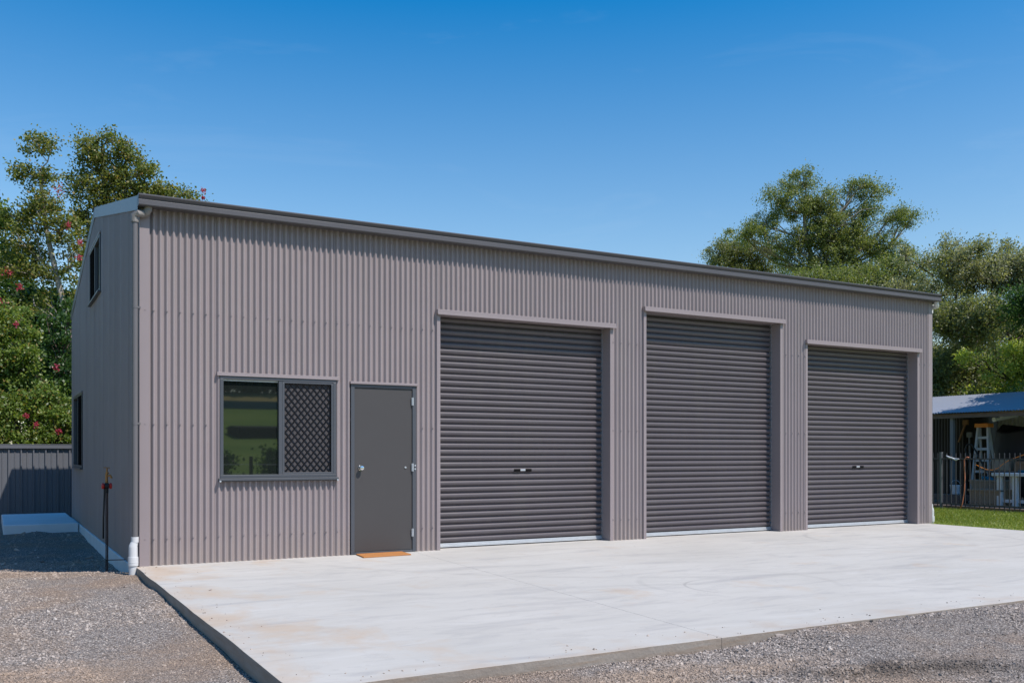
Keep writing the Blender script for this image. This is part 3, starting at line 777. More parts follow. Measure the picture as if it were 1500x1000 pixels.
def plant(name, label, cat, group, base, trunk, blobs, leafm, barkm, L, Wd, crad, per, seed, tr=.18, twig=.012, droop=.2, trunk_r_end=.4, blossoms=(), shell=.55, thin=1., bend=.0):
    """trunk: points; blobs: (x,y,z, rx,ry,rz, clumps[, trunk node])"""
    r = np.random.RandomState(seed)
    root = empty(name, base, label, cat, group)
    T = [Vector(p) for p in trunk]; k = len(T)
    radii = [tr*(1-(1-trunk_r_end)*i/(k-1)) for i in range(k)]
    mb = MB(); mb.tube(T, radii, 9, cap=False); mb.build('trunk', barkm, root, smooth=True)
    allC = []
    for bi, b in enumerate(blobs):
        c = np.array(b[:3]); R = np.array(b[3:6])*thin; nc = max(3, int(b[6]*thin))
        ti = b[7] if len(b) > 7 else int(np.argmin([abs(p.z-(c[2]-R[2]*.8)) + .3*math.hypot(p.x-c[0], p.y-c[1]) for p in T]))
        S0 = T[ti]; E0 = Vector(c + R*np.array([0, 0, -.25])); mid = S0.lerp(E0, .5) + Vector((r.normal(0, .12), r.normal(0, .12), -.08*(E0-S0).length*.6))
        mid += Vector(r.normal(0, 1, 3))*bend*(E0-S0).length
        mid.z -= bend*.5*(E0-S0).length
        ln = [S0.lerp(mid, t*2) if t < .5 else mid.lerp(E0, t*2-1) for t in (0, .25, .5, .75, 1)] if not bend else [S0*(1-t)**2 + mid*2*t*(1-t) + E0*t*t for t in (0, .25, .5, .75, 1)]
        ln = [p + Vector(r.normal(0, .03*(E0-S0).length*.35, 3)) if 0 < i < 4 else p for i, p in enumerate(ln)]
        r0 = radii[ti]*.55
        mb = MB(); mb.tube(ln, [r0, r0*.85, r0*.7, r0*.55, r0*.4], 7, cap=False)
        dirs = sph(r, nc); rad = (shell + (1-shell)*r.rand(nc))**.7; rad *= r.uniform(.75, 1.12, nc)
        cc = c + dirs*R*rad[:, None]
        for j in range(nc):
            if j % 2 == 0:
                E = Vector(cc[j]); s = ln[2+int(r.randint(3))]; m2 = s.lerp(E, .5)+Vector(r.normal(0, .08*(E-s).length, 3))
                mb.tube([s, m2, E], [twig*1.8, twig*1.2, twig*.5], 4, cap=False)
        mb.build('limb', barkm, root, smooth=True)
        num = r.poisson(per*r.uniform(.35, 1.5, nc)); idx = np.repeat(np.arange(nc), num)
        cr = crad*r.uniform(.6, 1.3, nc)
        off = r.normal(size=(len(idx), 3))*cr[idx][:, None]*np.array([1, 1, .75])*.55
        allC.append(cc[idx]+off)
    C = np.concatenate(allC)
    link('crown', leaf_mesh('crown', C, L, Wd, leafm, r, droop), root)
    for (x, y, z, rr_) in blossoms:
        C = np.array([x, y, z]) + r.normal(size=(46, 3))*rr_*.8*np.array([.5, .5, .6])
        link('blossom', leaf_mesh('blossom', C, .045, .04, M['pink'], r), root)
    return root

if True:
    F0 = Vector((.486, .874)); R0 = Vector((.874, -.486))
    cam0 = Vector((-1.445, -11.097))
    def at(px, d, py):
        p = cam0 + R0*((px-750)/1373*d) + F0*d; return (p.x, p.y, 1.25+(664-py)/1373*d)
    E_ = lambda px, py, rx, rz, n, nd, dd=44, dep=1.3: (*at(px, dd, py), rx, dep, rz, n, nd)
    # tall crepe-myrtle like trees behind the steel fence
    bx = at(112, 25, 650)
    plant('tall_tree', 'tall loose tree with pale leaning trunk and pink blossom rising behind the shed gable', 'tree', 'trees behind the steel fence',
        (bx[0], bx[1], -.14), [(bx[0], bx[1], -.2), at(112,25,560), at(104,25,490), at(82,25,400), at(66,25,330), at(58,25,250)],
        [E_(55,213,.42,.42,16,5,25,.5), E_(42,255,.5,.4,16,5,25,.5), E_(72,262,.25,.3,6,5,25,.5), E_(62,300,.6,.45,24,4,25,.6), E_(28,312,.45,.4,16,4,25,.6), E_(85,338,.6,.5,24,4,25,.6), E_(40,352,.6,.5,24,3,25,.6),
         E_(108,375,.5,.5,18,3,25,.6), E_(62,392,.65,.5,26,3,25,.6), E_(15,395,.5,.5,18,3,25,.6), E_(115,430,.45,.5,14,2,25,.5), E_(50,440,.6,.5,16,2,25,.6)],
        M['leaf_myrtle'], M['bark_l'], .082, .055, .26, 62, 11, tr=.11, twig=.010, shell=.3,
        blossoms=[(*at(85,24.4,277),.17), (*at(28,24.2,420),.10), (*at(100,24.2,329),.08), (*at(118,24.2,355),.08), (*at(117,24,378),.08), (*at(12,24.4,398),.13)])
    bx = at(160, 26, 650)
    plant('tall_tree', 'tall golden-green tree with pink flowers standing above the left end of the shed roof', 'tree', 'trees behind the steel fence',
        (bx[0], bx[1], -.14), [(bx[0], bx[1], -.2), at(162,26,500), at(160,26,400), at(155,26,320), at(152,26,260), at(150,26,215)],
        [E_(128,212,.4,.35,14,5,26,.5), E_(160,198,.2,.35,6,5,26,.4), E_(140,240,.55,.45,24,4,26,.6), E_(190,225,.4,.35,14,4,26,.5), E_(172,255,.5,.4,22,4,26,.5), E_(210,250,.4,.35,14,4,26,.5),
         E_(120,275,.5,.45,22,4,26,.6), E_(155,290,.65,.5,34,3,26,.6), E_(195,285,.6,.4,28,3,26,.5), E_(230,280,.45,.3,18,3,26,.4), E_(258,287,.3,.22,9,3,26,.3), E_(284,290,.22,.14,5,3,26,.2),
         E_(130,325,.6,.5,28,3,26,.6), E_(175,330,.7,.5,28,2,26,.6), E_(225,310,.5,.35,16,2,26,.5), E_(140,370,.6,.5,22,2,26,.6)],
        M['leaf_myrtle'], M['bark_l'], .082, .055, .26, 70, 12, tr=.12, twig=.010, shell=.3,
        blossoms=[(*at(297,25.6,279),.07), (*at(297,25.5,290),.05)])
    bx = at(-45, 26, 650)
    plant('tall_tree', 'leafy tree cut by the left edge of the picture behind the steel fence', 'tree', 'trees behind the steel fence',
        (bx[0], bx[1], -.14), [(bx[0], bx[1], -.2), at(-40,26,500), at(-32,26,400), at(-25,26,350)],
        [E_(-5,325,.45,.5,20,3,26,.6), E_(-30,310,.7,.7,34,3,26,.7), E_(-15,365,.7,.5,30,3,26,.7), E_(15,385,.6,.5,24,2,26,.6), E_(-60,370,1.0,.8,40,2,26,.9)],
        M['leaf_hedge'], M['bark_d'], .105, .07, .28, 70, 13, tr=.11, shell=.3)
    bx = at(60, 28, 650)
    plant('dark_tree', 'dense dark tree filling the gap behind the flowering shrubs, beside the gable', 'tree', 'trees behind the steel fence', (bx[0], bx[1], -.14), [(bx[0], bx[1], -.2), at(60,28,600), at(62,28,540)],
        [E_(px_,py_,.9,.8,60,2,28,.6) for px_, py_ in ((10,440),(55,455),(98,460),(25,500),(75,505),(115,510),(45,555),(100,560),(5,560),(70,600),(115,600))], M['leaf_dark'], M['bark_d'], .15, .10, .34, 46, 17, tr=.1)
    for X_, Y_, H_, sd_, lb in ((-11.5, 3.0, 7.5, 14, 'broad unseen tree added left of the yard to darken the gable, nearest the drive'), (-12.5, 8.5, 8.5, 15, 'tall broad unseen tree added left of the yard to darken the gable, beside the fence end')):  # unseen trees added to block the western sky and darken the gable wall
        plant('sky_blocking_tree', lb, 'tree', 'unseen trees added left of the yard', (X_, Y_, -.1), [(X_,Y_,-.2),(X_,Y_,1.5),(X_+.1,Y_,3),(X_,Y_,H_*.6)],
            [(X_+r_x, Y_+r_y, H_*f, 1.7, 1.9, 1.3, 44) for r_x, r_y, f in ((0,0,.9),(-1,1.8,.65),(.6,-1.8,.65),(.3,.6,.45),(0,-1.6,.35),(.2,2.0,.32))],
            M['leaf_myrtle'], M['bark_d'], .16, .10, .5, 70, sd_, tr=.16, twig=.02, blossoms=[(X_+1.6, Y_+2, H_*.55, .25), (X_+1.6, Y_, H_*.5, .2)])
    # leafy shrubs right behind the steel fence
    hg = 'shrubs behind the steel fence'
    plant('flowering_shrub', 'bright yellow-green shrub with red flowers behind the fence at the left edge', 'shrub', hg,
        (-1.9, 13.9, -.14), [(-1.9,13.9,-.2),(-1.9,13.9,1.2),(-1.85,13.9,2.5)],
        [(-1.9,13.8,4.4,.9,.6,.7,60),(-1.0,13.7,4.2,.5,.5,.5,26),(-1.8,13.6,3.3,1.0,.6,.8,70),(-1.0,13.6,3.4,.5,.5,.6,30),(-1.9,13.5,2.2,1.0,.6,.8,70)],
        M['leaf_hedge'], M['bark_d'], .078, .05, .20, 95, 21, tr=.07, blossoms=[(-1.3,13.2,4.7,.17),(-.95,13.1,4.2,.06),(-1.55,13.1,4.05,.10),(-1.95,13.1,3.5,.08)])
    plant('flowering_shrub', 'dark green shrub between fence and gable wall below the pale trunk', 'shrub', hg,
        (-.1, 14.3, -.14), [(-.1,14.3,-.2),(-.1,14.3,1.2),(-.1,14.3,2.2)],
        [(.15,14.6,4.3,.7,.6,.7,40),(-.3,14.4,3.2,.8,.6,.8,44),(.2,14.4,2.4,.9,.6,.9,44),(-.6,14.3,2.2,.8,.6,.8,46)],
        M['leaf_dark'], M['bark_d'], .085, .055, .24, 80, 22, tr=.07, blossoms=[(-.1,13.6,3.3,.09)])
    plant('flowering_shrub', 'low broad hedge shrub with reddish tips just above the fence rail', 'shrub', hg,
        (-.9, 13.1, -.14), [(-.9,13.1,-.2),(-.9,13.1,.7),(-.9,13.1,1.2)],
        [(-1.8,13.0,1.6,.8,.5,.75,70),(-.9,13.0,1.7,.8,.5,.8,70),(-.1,13.0,1.6,.7,.5,.8,60),(-.5,13.1,2.5,.6,.4,.4,30),(.6,13.1,1.8,.6,.4,.8,44)],
        M['leaf_hedge'], M['bark_d'], .072, .046, .19, 100, 23, tr=.06, blossoms=[(-.55,12.45,1.9,.07),(-.75,12.5,2.1,.06),(-.1,12.45,1.75,.07)])
    for sx, zz, sd_ in ((-4.2, 3.4, 24), (-6.4, 3.0, 25)):
        plant('flowering_shrub', 'green hedge shrub %s' % ('next along the fence beyond the left edge' if sd_ == 24 else 'farthest left along the fence'), 'shrub', hg,
            (sx, 13.8, -.14), [(sx,13.8,-.2),(sx,13.8,1.2),(sx,13.8,2.0)],
            [(sx,13.8,zz,1.2,.7,.9,50),(sx-.2,13.7,1.9,1.2,.7,1.0,50)], M['leaf_hedge'], M['bark_d'], .13, .085, .3, 50, sd_, tr=.07)
    # trees further left, out of view, are added above to darken the gable
    # big eucalypt behind the roof: loose crown, pale branches
    bx = at(1205, 44, 600)
    plant('eucalyptus_tree', 'big spreading gum tree with open crown and pale branches above the shed roof', 'tree', 'trees beyond the shed',
        (bx[0], bx[1], -.1), [(bx[0], bx[1], -.2), at(1205,44,520), at(1203,44,455), at(1208,44,425), at(1195,44,395), at(1180,44,350), at(1178,44,310), at(1180,44,285)],
        [E_(1178,263,.75,.5,18,7), E_(1140,288,1.0,.7,26,6), E_(1165,305,1.1,.7,28,6), E_(1200,300,1.1,.7,30,6), E_(1215,335,1.3,.9,40,5), E_(1180,345,1.1,.8,26,5),
         E_(1120,325,.9,.55,18,5), E_(1100,345,.8,.45,14,4), E_(1140,355,.9,.6,16,4), E_(1240,365,1.2,.8,36,4), E_(1245,330,.9,.7,22,5), E_(1255,275,.9,.42,22,5), E_(1275,285,.6,.4,10,5),
         E_(1270,310,.9,.35,16,5), E_(1300,320,.8,.35,16,4), E_(1328,325,.5,.5,14,4), E_(1290,360,1.1,.55,28,4), E_(1310,375,.8,.6,20,4), E_(1230,395,1.2,.6,24,3), E_(1160,385,1.0,.6,18,3), E_(1275,395,1.0,.6,18,3), E_(1085,338,.4,.25,5,4), E_(1195,420,1.3,.4,24,3), E_(1205,318,1.2,.8,26,6), E_(1225,355,1.2,.8,26,5), E_(1262,348,.9,.6,18,5), E_(1285,395,1.2,.7,24,3), E_(1190,405,1.2,.6,26,3), E_(1235,410,1.2,.6,26,3), E_(1165,355,1.0,.7,22,4), E_(1215,375,1.2,.7,24,4)],
        M['leaf_euc'], M['bark_m'], .105, .046, .35, 138, 31, tr=.20, twig=.018, droop=.7, trunk_r_end=.3, shell=.3, thin=1.0, bend=.18)
    bx = at(1090, 50, 600)
    plant('small_tree', 'rounded mid-green tree behind the roof, left of the big gum', 'tree', 'trees beyond the shed',
        (bx[0], bx[1], -.1), [(bx[0], bx[1], -.2), at(1090,50,500), at(1092,50,430), at(1094,50,400)],
        [E_(1052,372,.75,.65,22,3,50), E_(1080,372,.9,.8,30,3,50), E_(1112,375,1.0,.8,34,3,50), E_(1065,395,1.2,.7,30,2,50), E_(1105,402,1.4,.7,34,2,50), E_(1140,398,1.0,.7,24,2,50)],
        M['leaf_olive'], M['bark_d'], .11, .055, .42, 150, 32, tr=.25, twig=.02)
    bx = at(1240, 40, 600)
    plant('small_tree', 'low olive-green tree just above the roof line, in front of the big gum', 'tree', 'trees beyond the shed',
        (bx[0], bx[1], -.1), [(bx[0], bx[1], -.2), at(1240,40,520), at(1240,40,460)],
        [E_(1190,408,.9,.35,22,2,40), E_(1235,415,1.0,.5,24,2,40), E_(1265,405,.9,.5,24,2,40), E_(1300,400,.9,.7,26,2,40), E_(1310,425,1.0,.6,26,2,40), E_(1340,395,.7,.6,22,2,40), E_(1335,430,.8,.8,26,2,40)],
        M['leaf_euc'], M['bark_d'], .10, .045, .36, 130, 33, tr=.2, twig=.02, droop=.4)
    def bush(px, d, top, w, leaf, sd_, label, L=.10, per=122, kind='bushy_tree', low=600, wd=.5):
        H = (low-top)/1373*d; r_ = random.Random(sd_); bl = []
        b = at(px, d, 600)
        for i in range(max(3, int(H/1.3))):
            zc = top + 10 + (low-top)*(.10+.9*i/max(1, int(H/1.3)-1))
            k = 3 if i else 2
            for j in range(k):
                ww = w*(.45 if i == 0 else 1)
                bl.append((*at(px+r_.uniform(-.1,.1)*w+(j-(k-1)/2)*ww*.62, d+r_.uniform(-1,1), zc+r_.uniform(-8, 8)), ww/1373*d*.26, 1.2, .95, 30, min(3, 3-int(3*i/max(1, int(H/1.3)-1)))))
        for j in range(6):      # upright sprays along the top
            bl.append((*at(px+(j-2.5)*w*.34+r_.uniform(-4,4), d+r_.uniform(-.6,.6), top+r_.uniform(2, 26)), .16, .2, .5, 5, 3))
        return plant(kind, label, 'tree', 'trees beyond the shed', (b[0], b[1], -.1), [(b[0], b[1], -.2), at(px-2, d+1.2, 560), at(px+2, d+1.2, 490), at(px, d+.8, top+50)],
                     bl, leaf, M['bark_d'], L, L*wd, .34, per, sd_, tr=.07, twig=.018, droop=-.3, shell=.25)
    bush(1345, 37, 408, 90, M['leaf_grey'], 41, 'grey-green tree rising directly behind the right end of the shed roof')
    bush(1400, 35, 362, 90, M['leaf_grey'], 42, 'tallest feathery grey-green tree to the right of the shed')
    bush(1452, 34, 366, 84, M['leaf_olive'], 43, 'olive-green tree second from the right edge with thin upright twigs')
    bush(1505, 33, 372, 84, M['leaf_grey'], 44, 'dense tree at the right edge of the picture')
    bush(1430, 30, 455, 120, M['leaf_olive'], 45, 'darker bushy tree just behind the open lean-to roof', .10)
    bush(1500, 28.5, 515, 100, M['leaf_lime'], 46, 'lime-green shrub-like tree above the lean-to roof at right', .09)
    bush(1525, 27, 430, 50, M['leaf_dark'], 47, 'narrow dark conifer half cut by the right edge', .09)
    b = at(1435, 31, 600)
    plant('screening_shrub', 'low dense green shrub row directly behind the lean-to roof', 'shrub', 'trees beyond the shed', (b[0], b[1], -.1), [(b[0], b[1], -.2), at(1435,31,600), at(1435,31,580)],
        [(*at(px_, 31, py_), 1.0, 1.0, .8, 40) for px_, py_ in ((1350,560),(1385,545),(1420,560),(1455,548),(1490,560),(1525,550),(1370,590),(1430,595),(1490,595))], M['leaf_olive'], M['bark_d'], .10, .055, .4, 120, 55, tr=.07)
    for px_, d_, sd_, t_ in ((1600, 34, 48, 380), (1700, 36, 49, 360), (960, 60, 50, 520), (820, 60, 51, 540)):
        bush(px_, d_, t_, 130, M['leaf_olive'], sd_, {48: 'tree just outside the right edge', 49: 'tree farther out to the right', 50: 'low tree hidden behind the middle of the shed', 51: 'low tree hidden behind the shed near its left half'}[sd_], .24, 40)
    # the tree that shades the lean-to roof
    plant('shade_tree', 'broad tree beside the lean-to whose shadow falls on its roof', 'tree', None, (23.4, -3.6, 0), [(23.4,-3.6,-.1),(23.4,-3.4,2.5),(23.3,-3.0,4.5),(23.2,-2.6,6)],
        [(22.0,-.9,6.4,1.9,1.5,1.0,70),(24,-.5,7,2.0,1.6,1.2,70),(23,-3,7,2.0,1.6,1.3,50),(21.4,-2.2,5.6,1.3,1.2,.9,40),(23.7,1.2,6.6,1.6,1.2,1.0,70),(21.6,.7,6.2,1.2,1.2,.9,60),(25.5,-2,6.5,1.8,1.6,1.2,40)],
        M['leaf_olive'], M['bark_d'], .16, .10, .42, 110, 60, tr=.2, twig=.02)

# ------------------------------------------------------------------ black pool fence
PX = 18.0
pf = empty('pool_fence', (PX, 1.5, 0), 'black tubular pool fence standing on the lawn in front of the lean-to', 'fence')
mb = MB(); mb.box(PX-.019, PX+.019, -6, 9, 1.115, 1.145); mb.build('rail', M['pool'], pf)
mb = MB(); mb.box(PX-.019, PX+.019, -6, 9, .075, .105); mb.build('rail', M['pool'], pf)
mb = MB(); mb.box(-.008, .008, -.008, .008, -.02, 1.25); mb.add([(-.008,-.008,1.25),(.008,-.008,1.25),(.008,.008,1.25),(-.008,.008,1.25),(0,0,1.262)], [(0,1,4),(1,2,4),(2,3,4),(3,0,4)])
pm = mb.mesh('picket', M['pool'])
mb = MB(); mb.box(-.026, .026, -.026, .026, -.1, 1.27); mb.box(-.029, .029, -.029, .029, 1.2701, 1.285); pom = mb.mesh('post', M['postgrey'])
yy = -5.95; i = 0
while yy < 9:
    if abs((yy-3.2+24) % 2.4) > .06: link('picket', pm, pf, loc=(PX, yy, 0))
    yy += .1185; i += 1
for yy in (-4.0, -1.6, .8, 3.2, 5.6, 8.0): link('post', pom, pf, loc=(PX, yy, 0))
# paved edge under it
mb = MB(); mb.box(18.12, 24, -5, 9, -.06, .035); tag(mb.build('patio', M['timber']), kind='structure')

# ------------------------------------------------------------------ open lean-to with stored things
lt = empty('lean_to', (21, 1.5, 0), 'open-sided lean-to with blue-grey corrugated roof behind the pool fence', 'shed')
LP = .076
mb = MB(); k = int(1.52/LP*8)
for i in range(k+1):
    y = 1.52*i/k; d = .010*math.cos(2*math.pi*y/LP)
    mb.v.append((19.36, y, 2.26+d)); mb.v.append((22.75, y, 2.905+d))
for i in range(k): mb.f.append((2*i, 2*i+2, 2*i+3, 2*i+1)); mb.m.append(0)
rm = mb.mesh('roof_sheet', M['roofblue'], smooth=True)
for i in range(8): link('roof_sheet', rm, lt, loc=(0, -5.0+i*1.52, 0))
mb = MB(); mb.box(19.46, 19.51, -5, 7.1, 2.13, 2.235); mb.build('front_beam', M['timber'], lt)
for x_ in (20.5, 21.6): mb = MB(); mb.box(x_, x_+.05, -5, 7.1, 2.37+(x_-20.5)*.19-.04, 2.37+(x_-20.5)*.19+.04); mb.build('purlin', M['timber'], lt)
for y_, w_ in ((4.62, .03), (4.03, .045), (.6, .045), (-2.8, .045), (6.8, .045)):
    mb = MB(); mb.box(19.52, 19.52+2*w_, y_-w_, y_+w_, 0, 2.16); mb.build('post', M['postgrey'] if w_ > .04 else M['timber'], lt, bevel=.004)
mb = MB()
def backsheet(y0, y1, mat, x=22.0, z1=2.7):
    mb = MB(); k = int((y1-y0)/.076*8)
    for i in range(k+1):
        y = y0+(y1-y0)*i/k; d = .014*math.cos(2*math.pi*y/.095)
        mb.v.append((x+d, y, 0)); mb.v.append((x+d, y, z1))
    for i in range(k): mb.f.append((2*i, 2*i+2, 2*i+3, 2*i+1)); mb.m.append(0)
    mb.build('wall_sheet', mat, lt, smooth=True)
backsheet(-5, 4.62, M['lightwall'], 22.3, 2.72); backsheet(4.62, 7.1, M['brownwall'], 22.55)
mb = MB(); mb.box(21.0, 22.5, 4.75, 4.79, 0, 2.4); mb.build('partition', M['brownwall'], lt)
mb = MB(); mb.box(19.30, 19.38, 3.2, 7.0, .10, .24); tag(mb.build('timber_sleeper', M['timber'], bevel=.006), 'low weathered timber sleeper along the lean-to edge, left of the orange hose', 'timber')
# white roll under the roof
mb = MB(); mb.tube([(19.75, 3.05, 2.07), (20.6, 3.0, 2.20)], .055, 12); mb.tube([(19.8, 2.9, 2.13), (20.7, 2.8, 2.26)], .03, 10)
tag(mb.build('pipe_roll', M['white'], smooth=True, angle=40), 'pale roll of pipe slung under the lean-to roof beside the ladder', 'pipe')
# step ladder
ld = empty('step_ladder', (20.2, 3.5, 0), 'pale grey A-frame step ladder with orange top inside the lean-to', 'ladder')
for s in (-1, 1):
    mb = MB(); mb.bar((20.0, 3.585+s*.26, .03), (20.15, 3.60+s*.13, 1.93), .05, .07, up=(1,0,0)); mb.build('rail', M['ladder'], ld)
    mb = MB(); mb.bar((20.45, 3.585+s*.22, .03), (20.20, 3.60+s*.12, 1.90), .035, .05, up=(1,0,0)); mb.build('rear_leg', M['ladder'], ld)
for i in range(6):
    z = .25+i*.28; w = .26-.13*z/1.93
    mb = MB(); mb.box(19.98+.15*z/1.93, 20.09+.15*z/1.93, 3.59-w, 3.59+w, z-.035, z+.025); mb.build('step', M['ladder'], ld)
mb = MB(); mb.box(20.06, 20.30, 3.42, 3.78, 1.90, 2.0); mb.build('top_cap', M['orange'], ld, bevel=.01)
# covered thing (cloth over a frame)
def cover():
    r = np.random.RandomState(5); nu, nv = 40, 22; vs = []; mb = MB()
    for j in range(nv+1):
        t = j/nv; z = 1.93*(1-t)+.18*t
        for i in range(nu):
            a = 2*math.pi*i/nu; ca, sa = math.cos(a), math.sin(a)
            sq = 1/max(abs(ca), abs(sa))**.75
            fold = 1+ .05*math.sin(5*a+1.3*t*4)*t + .03*math.sin(11*a+2)*t
            grow = .86+.16*min(1, t*3)-.05*math.sin(t*3)
            vs.append((21.0+.42*ca*sq*grow*fold, 2.95+.80*sa*sq*grow*fold, z - (.10*abs(ca) if j == 0 else 0) - .06*math.sin(3*a)*math.exp(-t*5)))
    fs = [(j*nu+i, j*nu+(i+1) % nu, (j+1)*nu+(i+1) % nu, (j+1)*nu+i) for j in range(nv) for i in range(nu)]
    c = len(vs); vs.append((21.0, 2.95, 1.90)); fs += [(c, (i+1) % nu, i) for i in range(nu)]
    mb.add(vs, fs); return mb.build('covered_barbecue', M['tarp'], smooth=True)
tag(cover(), 'large barbecue under a draped black cover at the back of the lean-to', 'barbecue')
# white table
tb = empty('white_table', (18.95, 1.7, 0), 'white wooden trestle table behind the pool fence at the right edge', 'table')
mb = MB(); mb.box(18.62, 19.25, 1.0, 2.36, .74, .81); mb.build('table_top', M['white'], tb, bevel=.006)
for y_ in (2.20, 1.83, 1.1):
    for x_ in (18.66, 19.12): mb = MB(); mb.box(x_, x_+.09, y_-.055, y_+.055, .04, .738); mb.build('leg', M['white'], tb, bevel=.004)
mb = MB(); mb.box(18.70, 18.76, 1.05, 2.30, .14, .21); mb.build('stretcher', M['white'], tb)
mb = MB()
for i in range(7): mb.bar((18.8+.03*i, 1.55+.05*i, .83+.01*(i % 3)), (18.95+.02*i, 1.75+.03*i, .86-.01*(i % 2)), .12, .03)
tag(mb.build('teal_cloth', M['teal'], smooth=True), 'crumpled teal cloth lying on the white table top', 'cloth')
# beige tub with rim, lidded
def tub(cx, cy, w, d, h, z0, mat, name, label, cat, taper=.88):
    mb = MB(); r1 = [(cx-d/2*taper, cy-w/2*taper), (cx+d/2*taper, cy-w/2*taper), (cx+d/2*taper, cy+w/2*taper), (cx-d/2*taper, cy+w/2*taper)]
    r2 = [(cx-d/2, cy-w/2), (cx+d/2, cy-w/2), (cx+d/2, cy+w/2), (cx-d/2, cy+w/2)]
    r3 = [(cx-d/2+.02, cy-w/2+.02), (cx+d/2-.02, cy-w/2+.02), (cx+d/2-.02, cy+w/2-.02), (cx-d/2+.02, cy+w/2-.02)]
    mb.add([(*p, z0) for p in r1]+[(*p, z0+h) for p in r2], [(3,2,1,0)]+[(i, (i+1) % 4, 4+(i+1) % 4, 4+i) for i in range(4)])
    mb.add([(*p, z0+h) for p in r2]+[(*p, z0+h) for p in r3]+[(*p, z0+.05) for p in r3], [(i, (i+1) % 4, 4+(i+1) % 4, 4+i) for i in range(4)]+[(4+i, 4+(i+1) % 4, 8+(i+1) % 4, 8+i) for i in range(4)]+[(8,9,10,11)])
    o = empty(name, (cx, cy, z0), label, cat)
    mb.build('basin', mat, o, bevel=.01)
    mb = MB(); zt = z0+h
    mb.box(cx-d/2-.015, cx+d/2+.015, cy-w/2-.015, cy-w/2+.004, zt-.04, zt+.004); mb.box(cx-d/2-.015, cx+d/2+.015, cy+w/2-.004, cy+w/2+.015, zt-.04, zt+.004)
    mb.box(cx-d/2-.015, cx-d/2+.004, cy-w/2+.004, cy+w/2-.004, zt-.04, zt+.004); mb.box(cx+d/2-.004, cx+d/2+.015, cy-w/2+.004, cy+w/2-.004, zt-.04, zt+.004)
    mb.build('rim', mat, o, bevel=.004); return o
tub(18.9, 2.56, .80, .5, .38, .036, M['beige'], 'storage_tub', 'large beige plastic tub on the ground behind the pool fence', 'tub')
tub(19.45, 2.95, .75, .45, .30, .32, M['beige'], 'planter_box', 'second beige tub with folded cloth behind the big one', 'tub')
mb = MB(); mb.box(19.22, 19.68, 2.6, 3.3, .036, .318); tag(mb.build('timber_block', M['timber'], bevel=.01), 'timber block carrying the raised beige tub', 'timber')
mb = MB()
for i in range(6): mb.bar((19.3+.04*i, 2.8+.06*i, .62+.02*(i % 3)), (19.5, 3.05+.02*i, .68-.02*(i % 2)), .14, .05)
tag(mb.build('blue_cloth', M['teal'], smooth=True), 'bundle of blue cloth in the raised beige tub', 'cloth')
bn = empty('wooden_bench', (19.95, 2.5, 0), 'dark wooden bench behind the tubs carrying a cardboard box', 'bench')
mb = MB(); mb.box(19.72, 20.15, 2.0, 3.25, .80, .84); mb.build('bench_top', M['timber'], bn)
for y_ in (2.05, 3.15):
    for x_ in (19.75, 20.05): mb = MB(); mb.box(x_, x_+.05, y_, y_+.05, .036, .799); mb.build('leg', M['timber'], bn)
mb = MB(); mb.box(19.74, 20.0, 2.12, 2.50, .842, 1.06); mb.box(19.72, 19.739, 2.13, 2.49, 1.0, 1.07); tag(mb.build('cardboard_box', M['card'], bevel=.004), 'brown cardboard box on the dark bench right of the ladder', 'box')
mb = MB(); mb.box(19.74, 20.05, 2.66, 3.10, .842, 1.12); mb.box(19.735, 20.055, 2.655, 3.105, 1.1, 1.125); tag(mb.build('grey_crate', M['beige'], bevel=.01), 'grey-brown crate on the dark bench at the foot of the ladder', 'crate')
# bucket
bk = empty('bucket', (19.5, 3.7, .036), 'pale grey bucket standing left of the tubs', 'bucket')
mb = MB(); mb.tube([(19.25, 3.72, .25), (19.25, 3.72, .26), (19.25, 3.72, .47)], [.085, .10, .125], 16); mb.tube([(19.25, 3.72, .465), (19.25, 3.72, .48)], .132, 16); mb.build('pail', M['white'], bk, smooth=True, angle=40)
mb = MB(); mb.tube([(19.25, 3.72+.13*math.cos(t), .47+.13*math.sin(t)) for t in [math.pi*i/10 for i in range(11)]], .005, 6); mb.build('handle', M['galv'], bk)
mb = MB(); mb.box(19.08, 19.42, 3.5, 3.95, .036, .249); tag(mb.build('timber_block', M['timber'], bevel=.01), 'timber block under the pale bucket', 'timber')
# hoses
mb = MB(); mb.tube([(17.93, 2.44, 1.16), (17.93, 2.50, 1.17), (17.92, 2.55, 1.10), (17.93, 2.54, .7), (17.94, 2.56, .4), (17.92, 2.60, .1), (17.90, 2.63, .0)], .012, 8)
tag(mb.build('garden_hose', M['hose'], smooth=True), 'orange hose hanging over the pool fence down to the grass', 'hose')
mb = MB(); pts = [(18.05, 2.35+(-1.6)*t, 1.0-.12*math.sin(math.pi*min(1, t*2.2))*(1 if t < .45 else 0)+.55*max(0, t-.3)) for t in [i/12 for i in range(13)]]
mb.tube(pts, .008, 6); tag(mb.build('orange_cord', M['orange'], smooth=True), 'thin orange cord sagging along the pool fence at the right', 'cord')
mb = MB(); mb.tube([(17.98, 3.05, 1.20), (17.95, 2.95, 1.16), (17.95, 2.86, 1.14), (17.96, 2.78, 1.10), (17.97, 2.72, 1.12), (17.95, 2.80, 1.14)], [.012,.02,.018,.02,.016,.01], 6)
tag(mb.build('rope_knot', M['white'], smooth=True), 'short pale rag tied on the pool fence rail near the thick post', 'rag')
